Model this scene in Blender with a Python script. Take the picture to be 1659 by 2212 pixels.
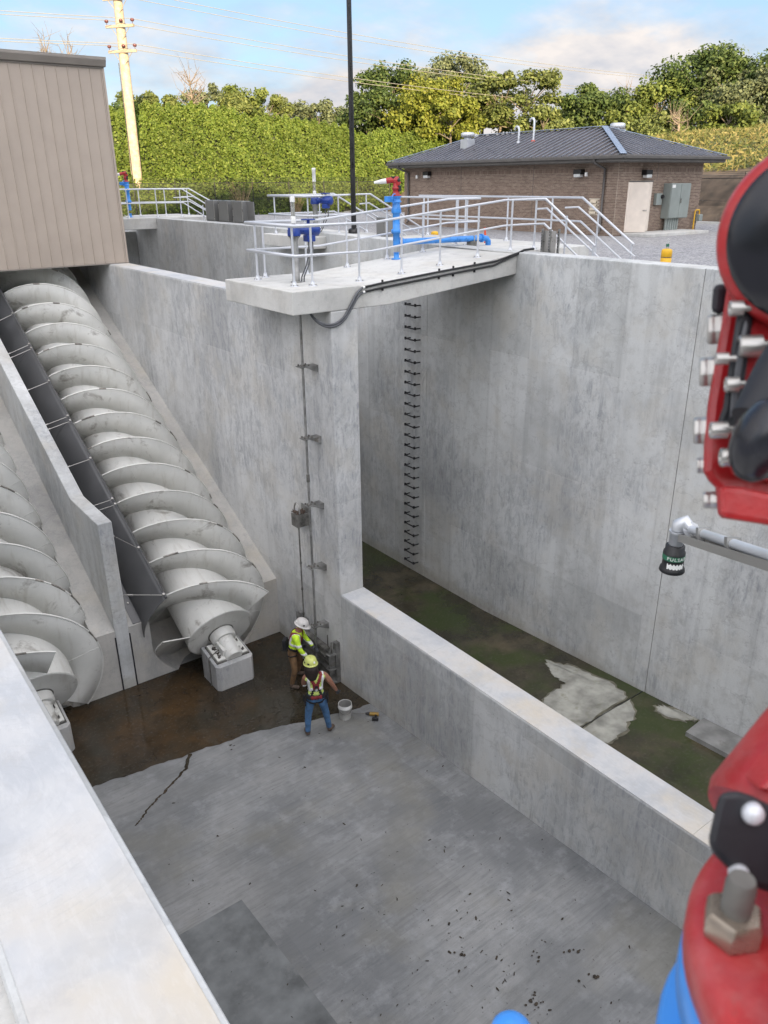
import bpy, bmesh, math, random
import numpy as np
from mathutils import Vector, Matrix
random.seed(7); rng = np.random.default_rng(7)
for o in list(bpy.data.objects): bpy.data.objects.remove(o)
scene = bpy.context.scene
COL = scene.collection
# ------------------------------------------------------------------ camera
# world: X runs across the channels, Y along them, the lens is at the origin (z = 0 is eye level)
PITCH, AZ, ROLL = math.radians(22.86), math.radians(36.8), math.atan(38 / 4024)
FPX = 1696.0 / 1659.0
fw = np.array([math.sin(AZ) * math.cos(PITCH), math.cos(AZ) * math.cos(PITCH), -math.sin(PITCH)])
rt0 = np.array([math.cos(AZ), -math.sin(AZ), 0.0]); up0 = np.cross(rt0, fw)
RT = math.cos(ROLL) * rt0 - math.sin(ROLL) * up0
UP = math.sin(ROLL) * rt0 + math.cos(ROLL) * up0
cam = bpy.data.cameras.new('camera'); camo = bpy.data.objects.new('camera', cam); COL.objects.link(camo)
cam.sensor_fit = 'HORIZONTAL'; cam.sensor_width = 36.0; cam.lens = 36.0 * FPX
cam.clip_start = 0.02; cam.clip_end = 4000
cam.dof.use_dof = True; cam.dof.focus_distance = 14.0; cam.dof.aperture_fstop = cam.lens / 2.3
camo.matrix_world = Matrix(((RT[0], UP[0], -fw[0], 0), (RT[1], UP[1], -fw[1], 0), (RT[2], UP[2], -fw[2], 0), (0, 0, 0, 1)))
scene.camera = camo
# ------------------------------------------------------------------ light
SUN_EL, SUN_TRAVEL = math.radians(11.0), math.radians(24.0)   # light travels toward (sin, cos) of SUN_TRAVEL
tx, ty = math.sin(SUN_TRAVEL), math.cos(SUN_TRAVEL)
world = bpy.data.worlds.new('World'); scene.world = world; world.use_nodes = True
wt = world.node_tree; wt.nodes.clear()
def wn(t, **k):
    n = wt.nodes.new(t)
    for a, b in k.items(): setattr(n, a, b)
    return n
sky = wn('ShaderNodeTexSky', sky_type='NISHITA', sun_disc=False)
sky.sun_elevation = SUN_EL; sky.sun_rotation = math.atan2(-tx, -ty); sky.air_density = 1.0; sky.dust_density = 0.15; sky.ozone_density = 3.0
bg = wn('ShaderNodeBackground'); bg.inputs['Strength'].default_value = 0.05
tc = wn('ShaderNodeTexCoord'); sep = wn('ShaderNodeSeparateXYZ'); wt.links.new(tc.outputs['Generated'], sep.inputs[0])
# cloud layer: direction projected on a plane overhead, so the clouds flatten towards the horizon
zc = wn('ShaderNodeMath', operation='ADD'); wt.links.new(sep.outputs['Z'], zc.inputs[0]); zc.inputs[1].default_value = 0.30
dv = wn('ShaderNodeVectorMath', operation='DIVIDE'); wt.links.new(tc.outputs['Generated'], dv.inputs[0])
cz = wn('ShaderNodeCombineXYZ'); 
for i in range(3): wt.links.new(zc.outputs[0], cz.inputs[i])
wt.links.new(cz.outputs[0], dv.inputs[1])
mp = wn('ShaderNodeMapping'); mp.inputs['Location'].default_value = (9.1, 4.4, 0); mp.inputs['Scale'].default_value = (1, 1, 0); wt.links.new(dv.outputs[0], mp.inputs[0])
def wnoise(scale, det, rough=0.55):
    n = wn('ShaderNodeTexNoise'); n.inputs['Scale'].default_value = scale; n.inputs['Detail'].default_value = det; n.inputs['Roughness'].default_value = rough
    wt.links.new(mp.outputs[0], n.inputs['Vector']); return n
nbig = wnoise(0.42, 2); nmid = wnoise(1.9, 6, 0.6); nfine = wnoise(5.5, 4)
def wmath(op, a, b):
    m = wn('ShaderNodeMath', operation=op)
    for i, v in enumerate((a, b)):
        if isinstance(v, (int, float)): m.inputs[i].default_value = v
        else: wt.links.new(v, m.inputs[i])
    return m.outputs[0]
cover = wmath('ADD', wmath('MULTIPLY', nbig.outputs['Fac'], 1.0), wmath('MULTIPLY', nmid.outputs['Fac'], 0.55))
cr = wn('ShaderNodeValToRGB'); cr.color_ramp.elements[0].position = 0.66; cr.color_ramp.elements[1].position = 0.80
wt.links.new(cover, cr.inputs[0])
ccol = wn('ShaderNodeValToRGB'); e = ccol.color_ramp.elements
e[0].position = 0.38; e[0].color = (2.05, 2.25, 2.65, 1); e[1].position = 0.60; e[1].color = (3.75, 3.5, 3.35, 1)
wt.links.new(wmath('ADD', wmath('MULTIPLY', nfine.outputs['Fac'], 0.5), wmath('MULTIPLY', nmid.outputs['Fac'], 0.5)), ccol.inputs[0])
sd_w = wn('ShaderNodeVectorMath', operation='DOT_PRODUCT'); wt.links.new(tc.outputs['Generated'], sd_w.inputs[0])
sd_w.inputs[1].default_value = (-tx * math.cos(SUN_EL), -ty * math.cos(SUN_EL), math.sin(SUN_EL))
half = wmath('MULTIPLY', wmath('ADD', sd_w.outputs['Value'], 1.0), 0.5); fwd = wmath('ADD', 1.0, wmath('MULTIPLY', wmath('MULTIPLY', half, half), 4.4))   # forward scattering, boosted: clouds brightened toward the unseen sun to light the pit
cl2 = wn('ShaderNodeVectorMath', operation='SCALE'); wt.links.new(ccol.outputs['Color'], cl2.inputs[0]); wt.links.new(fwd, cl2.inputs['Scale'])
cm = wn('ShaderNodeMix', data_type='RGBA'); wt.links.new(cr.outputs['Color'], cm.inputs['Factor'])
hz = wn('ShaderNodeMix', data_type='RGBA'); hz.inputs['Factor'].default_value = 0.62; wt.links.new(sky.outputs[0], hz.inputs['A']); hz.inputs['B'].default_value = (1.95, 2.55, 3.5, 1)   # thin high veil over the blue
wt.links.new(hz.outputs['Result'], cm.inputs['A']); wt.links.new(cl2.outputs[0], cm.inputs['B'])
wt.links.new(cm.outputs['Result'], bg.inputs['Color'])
wo = wn('ShaderNodeOutputWorld'); wt.links.new(bg.outputs[0], wo.inputs[0])
sl = bpy.data.lights.new('sun', 'SUN'); slo = bpy.data.objects.new('sun', sl); COL.objects.link(slo)
sl.energy = 2.7; sl.angle = math.radians(0.6); sl.color = (1.0, 0.80, 0.48)
slo.rotation_euler = Vector((tx * math.cos(SUN_EL), ty * math.cos(SUN_EL), -math.sin(SUN_EL))).to_track_quat('-Z', 'Y').to_euler()
scene.view_settings.view_transform = 'Standard'; scene.view_settings.look = 'None'
scene.view_settings.exposure = 2.35; scene.view_settings.gamma = 1.0
scene.render.engine = 'CYCLES'
scene.render.resolution_x = 768; scene.render.resolution_y = 1024

# ------------------------------------------------------------------ pixel helper (positions were measured on a 1659 x 2212 view)
def ray(x, y): return fw + RT * (x - 829.5) / 1696.0 + UP * (1106 - y) / 1696.0
# ------------------------------------------------------------------ materials
MATS = {}
class NT:
    def __init__(s, name):
        s.m = bpy.data.materials.new(name); s.m.use_nodes = True; s.t = s.m.node_tree; s.t.nodes.clear()
        s.out = s.n('ShaderNodeOutputMaterial'); s.b = s.n('ShaderNodeBsdfPrincipled'); s.l(s.b.outputs[0], s.out.inputs[0])
        s.geo = s.n('ShaderNodeNewGeometry'); s.pos = s.geo.outputs['Position']
        MATS[name] = s.m
    def n(s, t, **k):
        q = s.t.nodes.new(t)
        for a, b in k.items(): setattr(q, a, b)
        return q
    def l(s, a, b): s.t.links.new(a, b)
    def put(s, sock, v):
        if isinstance(v, (int, float)): sock.default_value = v
        elif isinstance(v, tuple): sock.default_value = v if len(v) == len(sock.default_value) else (*v, 1)
        else: s.l(v, sock)
    def map(s, scale, loc=(0, 0, 0), vec=None):
        q = s.n('ShaderNodeMapping'); q.inputs['Scale'].default_value = scale; q.inputs['Location'].default_value = loc
        s.l(vec or s.pos, q.inputs[0]); return q.outputs[0]
    def noise(s, scale, det=4, rough=0.55, vec=None, dist=0.0):
        q = s.n('ShaderNodeTexNoise'); q.inputs['Scale'].default_value = scale; q.inputs['Detail'].default_value = det
        q.inputs['Roughness'].default_value = rough; q.inputs['Distortion'].default_value = dist
        s.l(vec or s.pos, q.inputs['Vector']); return q.outputs['Fac']
    def vor(s, scale, vec=None, out='Distance', feature='F1'):
        q = s.n('ShaderNodeTexVoronoi', feature=feature); q.inputs['Scale'].default_value = scale; s.l(vec or s.pos, q.inputs['Vector']); return q.outputs[out]
    def ramp(s, v, stops):
        q = s.n('ShaderNodeValToRGB'); el = q.color_ramp.elements
        while len(el) < len(stops): el.new(0.5)
        for e_, (p, c) in zip(el, stops):
            e_.position = p; e_.color = (c, c, c, 1) if isinstance(c, (int, float)) else (*c, 1)
        s.l(v, q.inputs[0]); return q.outputs['Color']
    def mix(s, f, a, b, mode='MIX'):
        q = s.n('ShaderNodeMix', data_type='RGBA', blend_type=mode); s.put(q.inputs['Factor'], f)
        s.put(q.inputs['A'], a); s.put(q.inputs['B'], b); return q.outputs['Result']
    def math(s, op, a, b=0.0):
        q = s.n('ShaderNodeMath', operation=op); s.put(q.inputs[0], a); s.put(q.inputs[1], b); return q.outputs[0]
    def sep(s, vec=None):
        q = s.n('ShaderNodeSeparateXYZ'); s.l(vec or s.pos, q.inputs[0]); return q.outputs
    def bump(s, h, strength=0.3, dist=0.01):
        q = s.n('ShaderNodeBump'); q.inputs['Strength'].default_value = strength; q.inputs['Distance'].default_value = dist
        s.l(h, q.inputs['Height']); s.l(q.outputs[0], s.b.inputs['Normal'])
    def fin(s, col, rough=0.6, metal=0.0, spec=None):
        s.put(s.b.inputs['Base Color'], col); s.put(s.b.inputs['Roughness'], rough); s.put(s.b.inputs['Metallic'], metal)
        if spec is not None: s.b.inputs['Specular IOR Level'].default_value = spec
        return s.m

def simple(name, col, rough=0.5, metal=0.0, var=0.12, scale=6.0, dirt=None, bump=0.0, spec=None):
    t = NT(name); n = t.noise(scale, 5); d = tuple(max(0, c * (1 - 2 * var)) for c in col); l = tuple(min(1, c * (1 + var)) for c in col)
    c = t.ramp(n, [(0.3, d), (0.7, l)])
    if dirt:
        f = t.ramp(t.noise(scale * 0.7 + 1.3, 6, 0.65), [(0.58, 0.0), (0.75, 0.7)]); c = t.mix(f, c, dirt)
    if bump: t.bump(t.noise(scale * 12, 4), bump, 0.004)
    r = t.ramp(t.noise(scale * 2, 3), [(0.3, max(0, rough - .1)), (0.7, min(1, rough + .1))])
    return t.fin(c, r, metal, spec)

def concrete(name, base=(0.42, 0.42, 0.405), streak=1.0, blotch=1.0, seams=None, warm=0.0, panels=True, stain=0.5):
    t = NT(name)
    big = t.noise(0.33, 5, 0.6); st = t.noise(1.0, 5, 0.6, t.map((4.0, 4.0, 0.22))); st2 = t.noise(1.0, 4, 0.55, t.map((14, 14, 0.5), (3, 5, 1)))
    fine = t.noise(38, 3, 0.6); mid = t.noise(2.6, 6, 0.7)
    c = t.ramp(big, [(0.36, tuple(b * (1 - .24 * blotch) for b in base)), (0.5, base), (0.66, tuple(min(1, b * (1 + .13 * blotch)) for b in base))])
    # scraped, darker form marks: short ragged dashes gathered in broad patches
    patch = t.ramp(t.noise(0.36, 4, 0.55, t.map((1, 1, 0.75), (7, 2, 4))), [(0.46, 0.0), (0.55, 1.0)])
    scr = t.ramp(t.noise(1.0, 8, 0.78, t.map((5.5, 5.5, 2.4), (1, 8, 2)), 0.7), [(0.46, 0.0), (0.56, 1.0)])
    scr2 = t.ramp(t.noise(1.0, 5, 0.7, t.map((22, 22, 3.0), (4, 8, 2)), 0.3), [(0.42, 0.0), (0.66, 1.0)])
    c = t.mix(t.math('MULTIPLY', t.math('MULTIPLY', patch, scr), t.math('MULTIPLY', t.math('ADD', scr2, 0.35), 0.95 * stain)), c, (0.15, 0.165, 0.195))
    c = t.mix(t.math('MULTIPLY', patch, 0.28 * stain), c, (0.30, 0.32, 0.35))
    f = t.ramp(st, [(0.50, 0.0), (0.63, 1.0)]); c = t.mix(t.math('MULTIPLY', f, 0.22 * streak), c, (0.28, 0.28, 0.275))
    f = t.ramp(st2, [(0.54, 0.0), (0.68, 1.0)]); c = t.mix(t.math('MULTIPLY', f, 0.15 * streak), c, (0.68, 0.67, 0.65))
    f = t.ramp(mid, [(0.50, 0.0), (0.66, 1.0)]); c = t.mix(t.math('MULTIPLY', f, 0.40), c, (0.34, 0.335, 0.32))
    f = t.ramp(t.noise(7.5, 6, 0.75, t.map((1, 1, 0.8), (2, 5, 9))), [(0.56, 0.0), (0.66, 1.0)]); c = t.mix(t.math('MULTIPLY', f, 0.32), c, (0.28, 0.285, 0.29))
    f = t.ramp(t.noise(0.9, 4, 0.6, t.map((1, 1, 1), (11, 3, 5))), [(0.50, 0.0), (0.66, 1.0)]); c = t.mix(t.math('MULTIPLY', f, 0.25 + warm), c, (0.50, 0.45, 0.36))
    # hairline wandering marks
    cw = t.math('ABSOLUTE', t.math('SUBTRACT', t.noise(0.55, 5, 0.6, t.map((1, 1, 1.6), (3, 3, 7))), 0.5)); c = t.mix(t.math('MULTIPLY', t.ramp(cw, [(0.002, 1.0), (0.006, 0.0)]), 0.30 * streak), c, (0.26, 0.26, 0.265))
    c = t.mix(t.math('MULTIPLY', t.ramp(fine, [(0.3, 0.0), (0.7, 1.0)]), 0.12), c, (0.2, 0.2, 0.2))
    # bug holes
    bh = t.ramp(t.vor(5.5), [(0.03, 1.0), (0.06, 0.0)]); c = t.mix(t.math('MULTIPLY', bh, t.math('MULTIPLY', mid, 0.9)), c, (0.12, 0.12, 0.12))
    h = fine
    if panels:   # formwork panels: faint butt joints 0.61 m apart, lift joints 2.44 m apart
        x = t.sep(); v = t.math('ADD', t.math('ADD', x[0], x[1]), t.math('MULTIPLY', mid, 0.03))
        def line(u, w, th):
            fr = t.math('FRACT', t.math('DIVIDE', u, w)); return t.math('LESS_THAN', t.math('ABSOLUTE', t.math('SUBTRACT', fr, 0.5)), th)
        lv = line(v, 1.22, 0.022); lh = line(t.math('ADD', x[2], t.math('MULTIPLY', mid, 0.02)), 2.44, 0.006)
        c = t.mix(t.math('MULTIPLY', t.math('MULTIPLY', lv, big), 0.30), c, (0.33, 0.335, 0.34)); c = t.mix(t.math('MULTIPLY', lh, 0.14), c, (0.58, 0.57, 0.55))
        def cen(u, w_): return t.math('MULTIPLY', t.math('SUBTRACT', t.math('FRACT', t.math('DIVIDE', u, w_)), 0.5), w_)
        a_, b_ = cen(t.math('ADD', t.math('ADD', x[0], x[1]), 0.3), 0.61), cen(x[2], 0.813)
        th_ = t.math('LESS_THAN', t.math('ADD', t.math('MULTIPLY', a_, a_), t.math('MULTIPLY', b_, b_)), 0.00030)
        c = t.mix(t.math('MULTIPLY', th_, 0.55), c, (0.30, 0.30, 0.30))
        cell = t.n('ShaderNodeTexWhiteNoise', noise_dimensions='2D'); cb = t.n('ShaderNodeCombineXYZ')
        t.l(t.math('FLOOR', t.math('ADD', t.math('DIVIDE', v, 1.22), 0.5)), cb.inputs[0]); t.l(t.math('FLOOR', t.math('ADD', t.math('DIVIDE', x[2], 2.44), 0.5)), cb.inputs[1]); t.l(cb.outputs[0], cell.inputs['Vector'])
        c = t.mix(0.16, c, t.ramp(cell.outputs['Value'], [(0.0, 0.2), (1.0, 0.8)]), 'OVERLAY')
    if panels:   # silt line left by high water at the foot of the walls
        wl_ = t.math('ADD', x[2], t.math('MULTIPLY', t.noise(1.3, 5, 0.65), -0.55)); f = t.ramp(t.math('ADD', wl_, 11.0), [(0.30, 1.0), (0.55, 0.0)]); c = t.mix(t.math('MULTIPLY', f, 0.42), c, (0.30, 0.27, 0.205))
    t.bump(t.math('ADD', h, t.math('MULTIPLY', mid, 0.8)), 0.35, 0.006)
    return t.fin(c, 0.85)

concrete('concrete_wall', (0.535, 0.548, 0.548), stain=0.5)
concrete('concrete_pier', (0.575, 0.58, 0.575), streak=0.8, stain=0.55)
concrete('concrete_bank', (0.55, 0.563, 0.56), stain=0.5)
concrete('concrete_deck', (0.58, 0.575, 0.55), streak=0.25, panels=False, stain=0.05)
def cap_mat():
    t = NT('concrete_cap'); big = t.noise(1.1, 5, 0.6); fine = t.noise(60, 3); mid = t.noise(5, 6, 0.7)
    c = t.ramp(big, [(0.40, (0.42, 0.435, 0.455)), (0.50, (0.495, 0.50, 0.505)), (0.60, (0.525, 0.512, 0.495))])
    y = t.ramp(t.noise(0.9, 4, 0.55, t.map((1, 1, 1), (4, 1, 0))), [(0.52, 0.0), (0.66, 1.0)]); c = t.mix(t.math('MULTIPLY', y, 0.5), c, (0.55, 0.47, 0.34))
    # power-trowel arcs: rings round scattered centres
    d = t.vor(0.75, t.map((1, 1, 0), (0.3, 0.2, 0))); w = t.math('SINE', t.math('MULTIPLY', t.math('ADD', d, t.math('MULTIPLY', mid, 0.02)), 230.0))
    m = t.ramp(t.noise(3.4, 6, 0.7), [(0.44, 0.0), (0.58, 1.0)]); arcs = t.math('MULTIPLY', t.ramp(w, [(0.55, 0.0), (0.95, 1.0)]), m)
    c = t.mix(t.math('MULTIPLY', arcs, 0.13), c, (0.36, 0.365, 0.38)); c = t.mix(t.math('MULTIPLY', t.ramp(mid, [(0.52, 0.0), (0.66, 1.0)]), 0.4), c, (0.40, 0.395, 0.39)); gg = t.ramp(t.noise(1, 4, 0.7, t.map((30, 8, 1))), [(0.5, 0.0), (0.68, 1.0)]); c = t.mix(t.math('MULTIPLY', gg, 0.2), c, (0.66, 0.66, 0.66))
    sp = t.ramp(t.vor(13), [(0.02, 1.0), (0.05, 0.0)]); c = t.mix(t.math('MULTIPLY', sp, t.ramp(t.noise(3.3, 2), [(0.5, 0.0), (0.6, 0.8)])), c, (0.33, 0.25, 0.19))
    t.bump(t.math('ADD', t.math('MULTIPLY', arcs, 0.5), t.math('ADD', fine, mid)), 0.25, 0.004); return t.fin(c, 0.75)
cap_mat()
concrete('concrete_trough', (0.47, 0.455, 0.425), streak=0.6, panels=False, stain=0.3, warm=0.2)
concrete('concrete_block', (0.46, 0.46, 0.455), streak=1.2, panels=False)

def floor_mat():
    t = NT('concrete_floor'); x = t.sep()
    big = t.noise(0.45, 5, 0.6); sc = t.noise(1.0, 7, 0.75, t.map((1.6, 17, 6)), 0.25); mid = t.noise(3.2, 6, 0.7); fine = t.noise(45, 3)
    c = t.ramp(big, [(0.38, (0.150, 0.156, 0.161)), (0.5, (0.205, 0.21, 0.212)), (0.62, (0.255, 0.257, 0.255))])
    c = t.mix(t.math('MULTIPLY', t.ramp(sc, [(0.46, 0.0), (0.66, 1.0)]), 0.42), c, (0.085, 0.09, 0.095))
    c = t.mix(t.math('MULTIPLY', t.ramp(mid, [(0.50, 0.0), (0.66, 1.0)]), 0.35), c, (0.34, 0.35, 0.36))
    # pour strips and squared trowel panels of slightly different grey
    u = t.math('FLOOR', t.math('DIVIDE', t.math('ADD', x[0], t.math('MULTIPLY', mid, 0.05)), 1.25)); v = t.math('FLOOR', t.math('DIVIDE', t.math('ADD', x[1], t.math('MULTIPLY', mid, 0.06)), 1.6))
    cb = t.n('ShaderNodeCombineXYZ'); t.l(u, cb.inputs[0]); t.l(v, cb.inputs[1])
    wn_ = t.n('ShaderNodeTexWhiteNoise', noise_dimensions='2D'); t.l(cb.outputs[0], wn_.inputs['Vector'])
    c = t.mix(0.13, c, t.ramp(wn_.outputs['Value'], [(0, 0.15), (1, 0.78)]), 'OVERLAY')
    sp = t.ramp(t.vor(16), [(0.05, 1.0), (0.13, 0.0)]); msk = t.ramp(t.noise(0.8, 3, vec=t.map((1, 1, 1), (2, 6, 0))), [(0.48, 0.0), (0.60, 1.0)])
    c = t.mix(t.math('MULTIPLY', t.math('MULTIPLY', sp, msk), 0.75), c, (0.06, 0.056, 0.05))
    gr = t.ramp(t.noise(0.7, 4, vec=t.map((1, 1, 1), (9, 1, 0))), [(0.52, 0.0), (0.66, 1.0)]); c = t.mix(t.math('MULTIPLY', gr, 0.4), c, (0.20, 0.19, 0.15)); dp = t.ramp(t.noise(0.42, 5, 0.65, t.map((1, 1, 1), (3, 8, 1))), [(0.50, 0.0), (0.58, 1.0)]); c = t.mix(t.math('MULTIPLY', dp, 0.30), c, (0.135, 0.138, 0.135))
    t.bump(t.math('ADD', fine, t.math('MULTIPLY', sc, 1.5)), 0.4, 0.008)
    return t.fin(c, t.ramp(big, [(0.3, 0.55), (0.7, 0.85)]))
floor_mat()
def wet_mat(name, c0, c1, c2, green):
    t = NT(name); big = t.noise(0.7, 5, 0.62); mid = t.noise(3.0, 6, 0.7, dist=0.6); hi = t.noise(16, 4)
    c = t.ramp(big, [(0.32, c0), (0.5, c1), (0.68, c2)])
    c = t.mix(t.math('MULTIPLY', t.ramp(mid, [(0.5, 0.0), (0.7, 1.0)]), 0.6), c, tuple(v * 0.35 for v in c1))
    g = t.ramp(t.noise(0.9, 4, vec=t.map((1, 1, 1), (5, 5, 2))), [(0.46, 0.0), (0.64, 1.0)]); c = t.mix(t.math('MULTIPLY', g, 0.8), c, green)
    c = t.mix(t.math('MULTIPLY', t.ramp(hi, [(0.55, 0.0), (0.8, 1.0)]), 0.25), c, (0.16, 0.15, 0.13))
    t.bump(mid, 0.12, 0.004)
    return t.fin(c, t.ramp(t.noise(2.2, 4, vec=t.map((1, 1, 1), (1, 9, 2))), [(0.42, 0.03), (0.62, 0.22)]), spec=0.5)
wet_mat('wet_brown', (0.020, 0.016, 0.011), (0.042, 0.030, 0.018), (0.072, 0.043, 0.020), (0.032, 0.031, 0.023))
wet_mat('wet_green', (0.024, 0.022, 0.014), (0.052, 0.046, 0.030), (0.105, 0.085, 0.052), (0.040, 0.058, 0.014))
simple('dry_patch', (0.38, 0.375, 0.33), 0.85, var=0.25, scale=2.5, dirt=(0.17, 0.165, 0.10), bump=0.3)
simple('damp_edge', (0.15, 0.14, 0.10), 0.5, var=0.3, scale=6)
simple('step_slab', (0.25, 0.25, 0.24), 0.8, var=0.2, scale=3, dirt=(0.13, 0.12, 0.1), bump=0.3)

def screw_mat():
    t = NT('screw_paint'); n = t.noise(0.8, 5, 0.6); c = t.ramp(n, [(0.36, (0.60, 0.60, 0.57)), (0.64, (0.74, 0.735, 0.70))])
    d = t.ramp(t.noise(1.6, 7, 0.7, dist=0.5), [(0.57, 0.0), (0.68, 1.0)]); c = t.mix(t.math('MULTIPLY', d, 0.7), c, (0.19, 0.17, 0.14))
    s = t.ramp(t.noise(11, 5, 0.7), [(0.66, 0.0), (0.74, 1.0)]); c = t.mix(t.math('MULTIPLY', s, 0.6), c, (0.12, 0.11, 0.09))
    rs = t.ramp(t.noise(1.0, 5, 0.65, t.map((7, 1.2, 1.2), (5, 2, 1)), 0.3), [(0.54, 0.0), (0.68, 1.0)]); c = t.mix(t.math('MULTIPLY', rs, 0.28), c, (0.36, 0.33, 0.27))
    t.bump(t.noise(3, 3), 0.08, 0.01)
    return t.fin(c, 0.38)
screw_mat()
simple('flight_edge', (0.30, 0.28, 0.25), 0.6, 0.2, var=0.4, scale=5, dirt=(0.02, 0.02, 0.02))
simple('guard_steel', (0.15, 0.152, 0.157), 0.42, 0.5, var=0.12, scale=1.0)
simple('stainless', (0.44, 0.43, 0.41), 0.34, 0.75, var=0.06, scale=3)
simple('stainless_dull', (0.34, 0.34, 0.33), 0.5, 0.75, var=0.25, scale=5, dirt=(0.16, 0.13, 0.1))
simple('nut_bronze', (0.40, 0.34, 0.28), 0.32, 0.8, var=0.1, scale=40)
simple('cabinet_steel', (0.22, 0.22, 0.215), 0.42, 0.4, var=0.05, scale=1.5)
simple('steel_dirty', (0.20, 0.195, 0.18), 0.6, 0.5, var=0.3, scale=9, dirt=(0.09, 0.06, 0.04))
simple('galvanized', (0.58, 0.60, 0.63), 0.4, 0.55, var=0.05, scale=2)
simple('aluminium', (0.60, 0.62, 0.66), 0.42, 0.35, var=0.03, scale=0.8)
simple('black_plastic', (0.012, 0.012, 0.014), 0.45, var=0.2, scale=8)
simple('black_satin', (0.013, 0.014, 0.020), 0.55, var=0.3, scale=6, bump=0.15)
simple('black_gloss', (0.010, 0.011, 0.016), 0.18, var=0.2, scale=8)
simple('black_paint', (0.012, 0.012, 0.013), 0.35, var=0.2, scale=3)
simple('rubber_grey', (0.10, 0.105, 0.115), 0.55, var=0.15, scale=8)
simple('blue_paint', (0.045, 0.26, 0.72), 0.34, var=0.12, scale=6)
simple('blue_dark', (0.012, 0.045, 0.26), 0.35, var=0.15, scale=8)
def red_mat():
    t = NT('red_paint'); n = t.noise(25, 5); c = t.ramp(n, [(0.35, (0.30, 0.010, 0.014)), (0.65, (0.42, 0.020, 0.022))])
    g = t.ramp(t.noise(38, 6, 0.7), [(0.58, 0.0), (0.72, 1.0)]); c = t.mix(t.math('MULTIPLY', g, 0.45), c, (0.20, 0.06, 0.05))
    ch = t.ramp(t.noise(90, 4, 0.6), [(0.69, 0.0), (0.73, 1.0)]); c = t.mix(t.math('MULTIPLY', ch, 0.7), c, (0.10, 0.06, 0.05))
    du = t.ramp(t.noise(14, 5, 0.65), [(0.5, 0.0), (0.7, 1.0)]); c = t.mix(t.math('MULTIPLY', du, 0.14), c, (0.55, 0.42, 0.40))
    t.bump(t.math('ADD', t.noise(260, 3), t.math('MULTIPLY', t.noise(60, 3), 0.6)), 0.35, 0.0012); return t.fin(c, t.ramp(n, [(0.3, 0.30), (0.7, 0.52)]))
red_mat()
simple('yellow_plastic', (0.75, 0.42, 0.015), 0.45, var=0.06, scale=4)
simple('orange_plastic', (0.75, 0.09, 0.03), 0.5, var=0.06, scale=4)
simple('white_plastic', (0.75, 0.75, 0.73), 0.45, var=0.05, scale=6)
simple('green_label', (0.02, 0.13, 0.07), 0.5, var=0.1, scale=6)
simple('siding_tan', (0.41, 0.345, 0.29), 0.45, var=0.035, scale=1.2)
simple('trim_tan', (0.24, 0.215, 0.19), 0.45, var=0.05, scale=2)
simple('trim_brown', (0.105, 0.098, 0.092), 0.4, var=0.1, scale=3)
simple('roof_metal', (0.088, 0.072, 0.066), 0.34, 0.25, var=0.12, scale=1.0)
simple('roof_seam_sheen', (0.24, 0.25, 0.29), 0.32, 0.4, var=0.08, scale=1.0)  # paler and bluer than the roof: sky reflection put into the seam colour
simple('roof_hip', (0.30, 0.36, 0.46), 0.3, 0.5, var=0.06, scale=3)
simple('door_paint', (0.72, 0.64, 0.56), 0.5, var=0.04, scale=3)
simple('cabinet_grey', (0.25, 0.28, 0.265), 0.45, var=0.05, scale=3)
simple('louver_tan', (0.60, 0.52, 0.40), 0.5, var=0.06, scale=5)
simple('lamp_lens', (0.60, 0.62, 0.62), 0.15, var=0.1, scale=12)
simple('mortar', (0.52, 0.46, 0.38), 0.95, var=0.1, scale=9)
simple('pole_wood', (0.40, 0.32, 0.235), 0.8, var=0.18, scale=4, dirt=(0.28, 0.18, 0.11), bump=0.2)
simple('arm_wood', (0.30, 0.25, 0.19), 0.8, var=0.2, scale=6)
simple('insulator', (0.12, 0.045, 0.045), 0.25, var=0.1, scale=6)
simple('wire', (0.30, 0.28, 0.25), 0.5, 0.3, var=0.05)
simple('bark', (0.14, 0.115, 0.09), 0.95, var=0.3, scale=5, bump=0.5)
simple('bark_pale', (0.21, 0.165, 0.13), 0.95, var=0.2, scale=5, bump=0.5)
simple('debris', (0.045, 0.035, 0.025), 0.9, var=0.4, scale=12)
simple('skin', (0.30, 0.14, 0.09), 0.55, var=0.12, scale=8)
simple('hivis_yellow', (0.58, 0.86, 0.04), 0.8, var=0.16, scale=9, bump=0.5)
simple('hivis_vest', (0.62, 0.76, 0.20), 0.8, var=0.16, scale=9, bump=0.5)
simple('reflective', (0.74, 0.75, 0.76), 0.4, var=0.05, scale=9)
simple('trouser_brown', (0.15, 0.085, 0.04), 0.9, var=0.25, scale=9, bump=0.5)
simple('jeans', (0.06, 0.145, 0.29), 0.9, var=0.28, scale=8, bump=0.5)
simple('boot', (0.12, 0.085, 0.065), 0.8, var=0.3, scale=14)
simple('glove', (0.06, 0.065, 0.075), 0.9, var=0.3, scale=14)
simple('harness_red', (0.22, 0.022, 0.028), 0.75, var=0.15, scale=14)
simple('strap_black', (0.012, 0.012, 0.015), 0.8, var=0.2, scale=14)
simple('hair', (0.018, 0.010, 0.007), 0.7, var=0.4, scale=30, bump=0.6)
simple('helmet_white', (0.60, 0.58, 0.56), 0.4, var=0.1, scale=9, dirt=(0.22, 0.13, 0.10))
simple('helmet_lime', (0.52, 0.56, 0.16), 0.35, var=0.06, scale=9)
simple('bucket_white', (0.62, 0.62, 0.60), 0.5, var=0.1, scale=8, dirt=(0.3, 0.29, 0.27))
simple('drill_yellow', (0.30, 0.18, 0.03), 0.5, var=0.1, scale=20)
simple('dirt_bank', (0.13, 0.095, 0.065), 0.95, var=0.3, scale=1.2, dirt=(0.21, 0.17, 0.12), bump=0.6)
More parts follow.
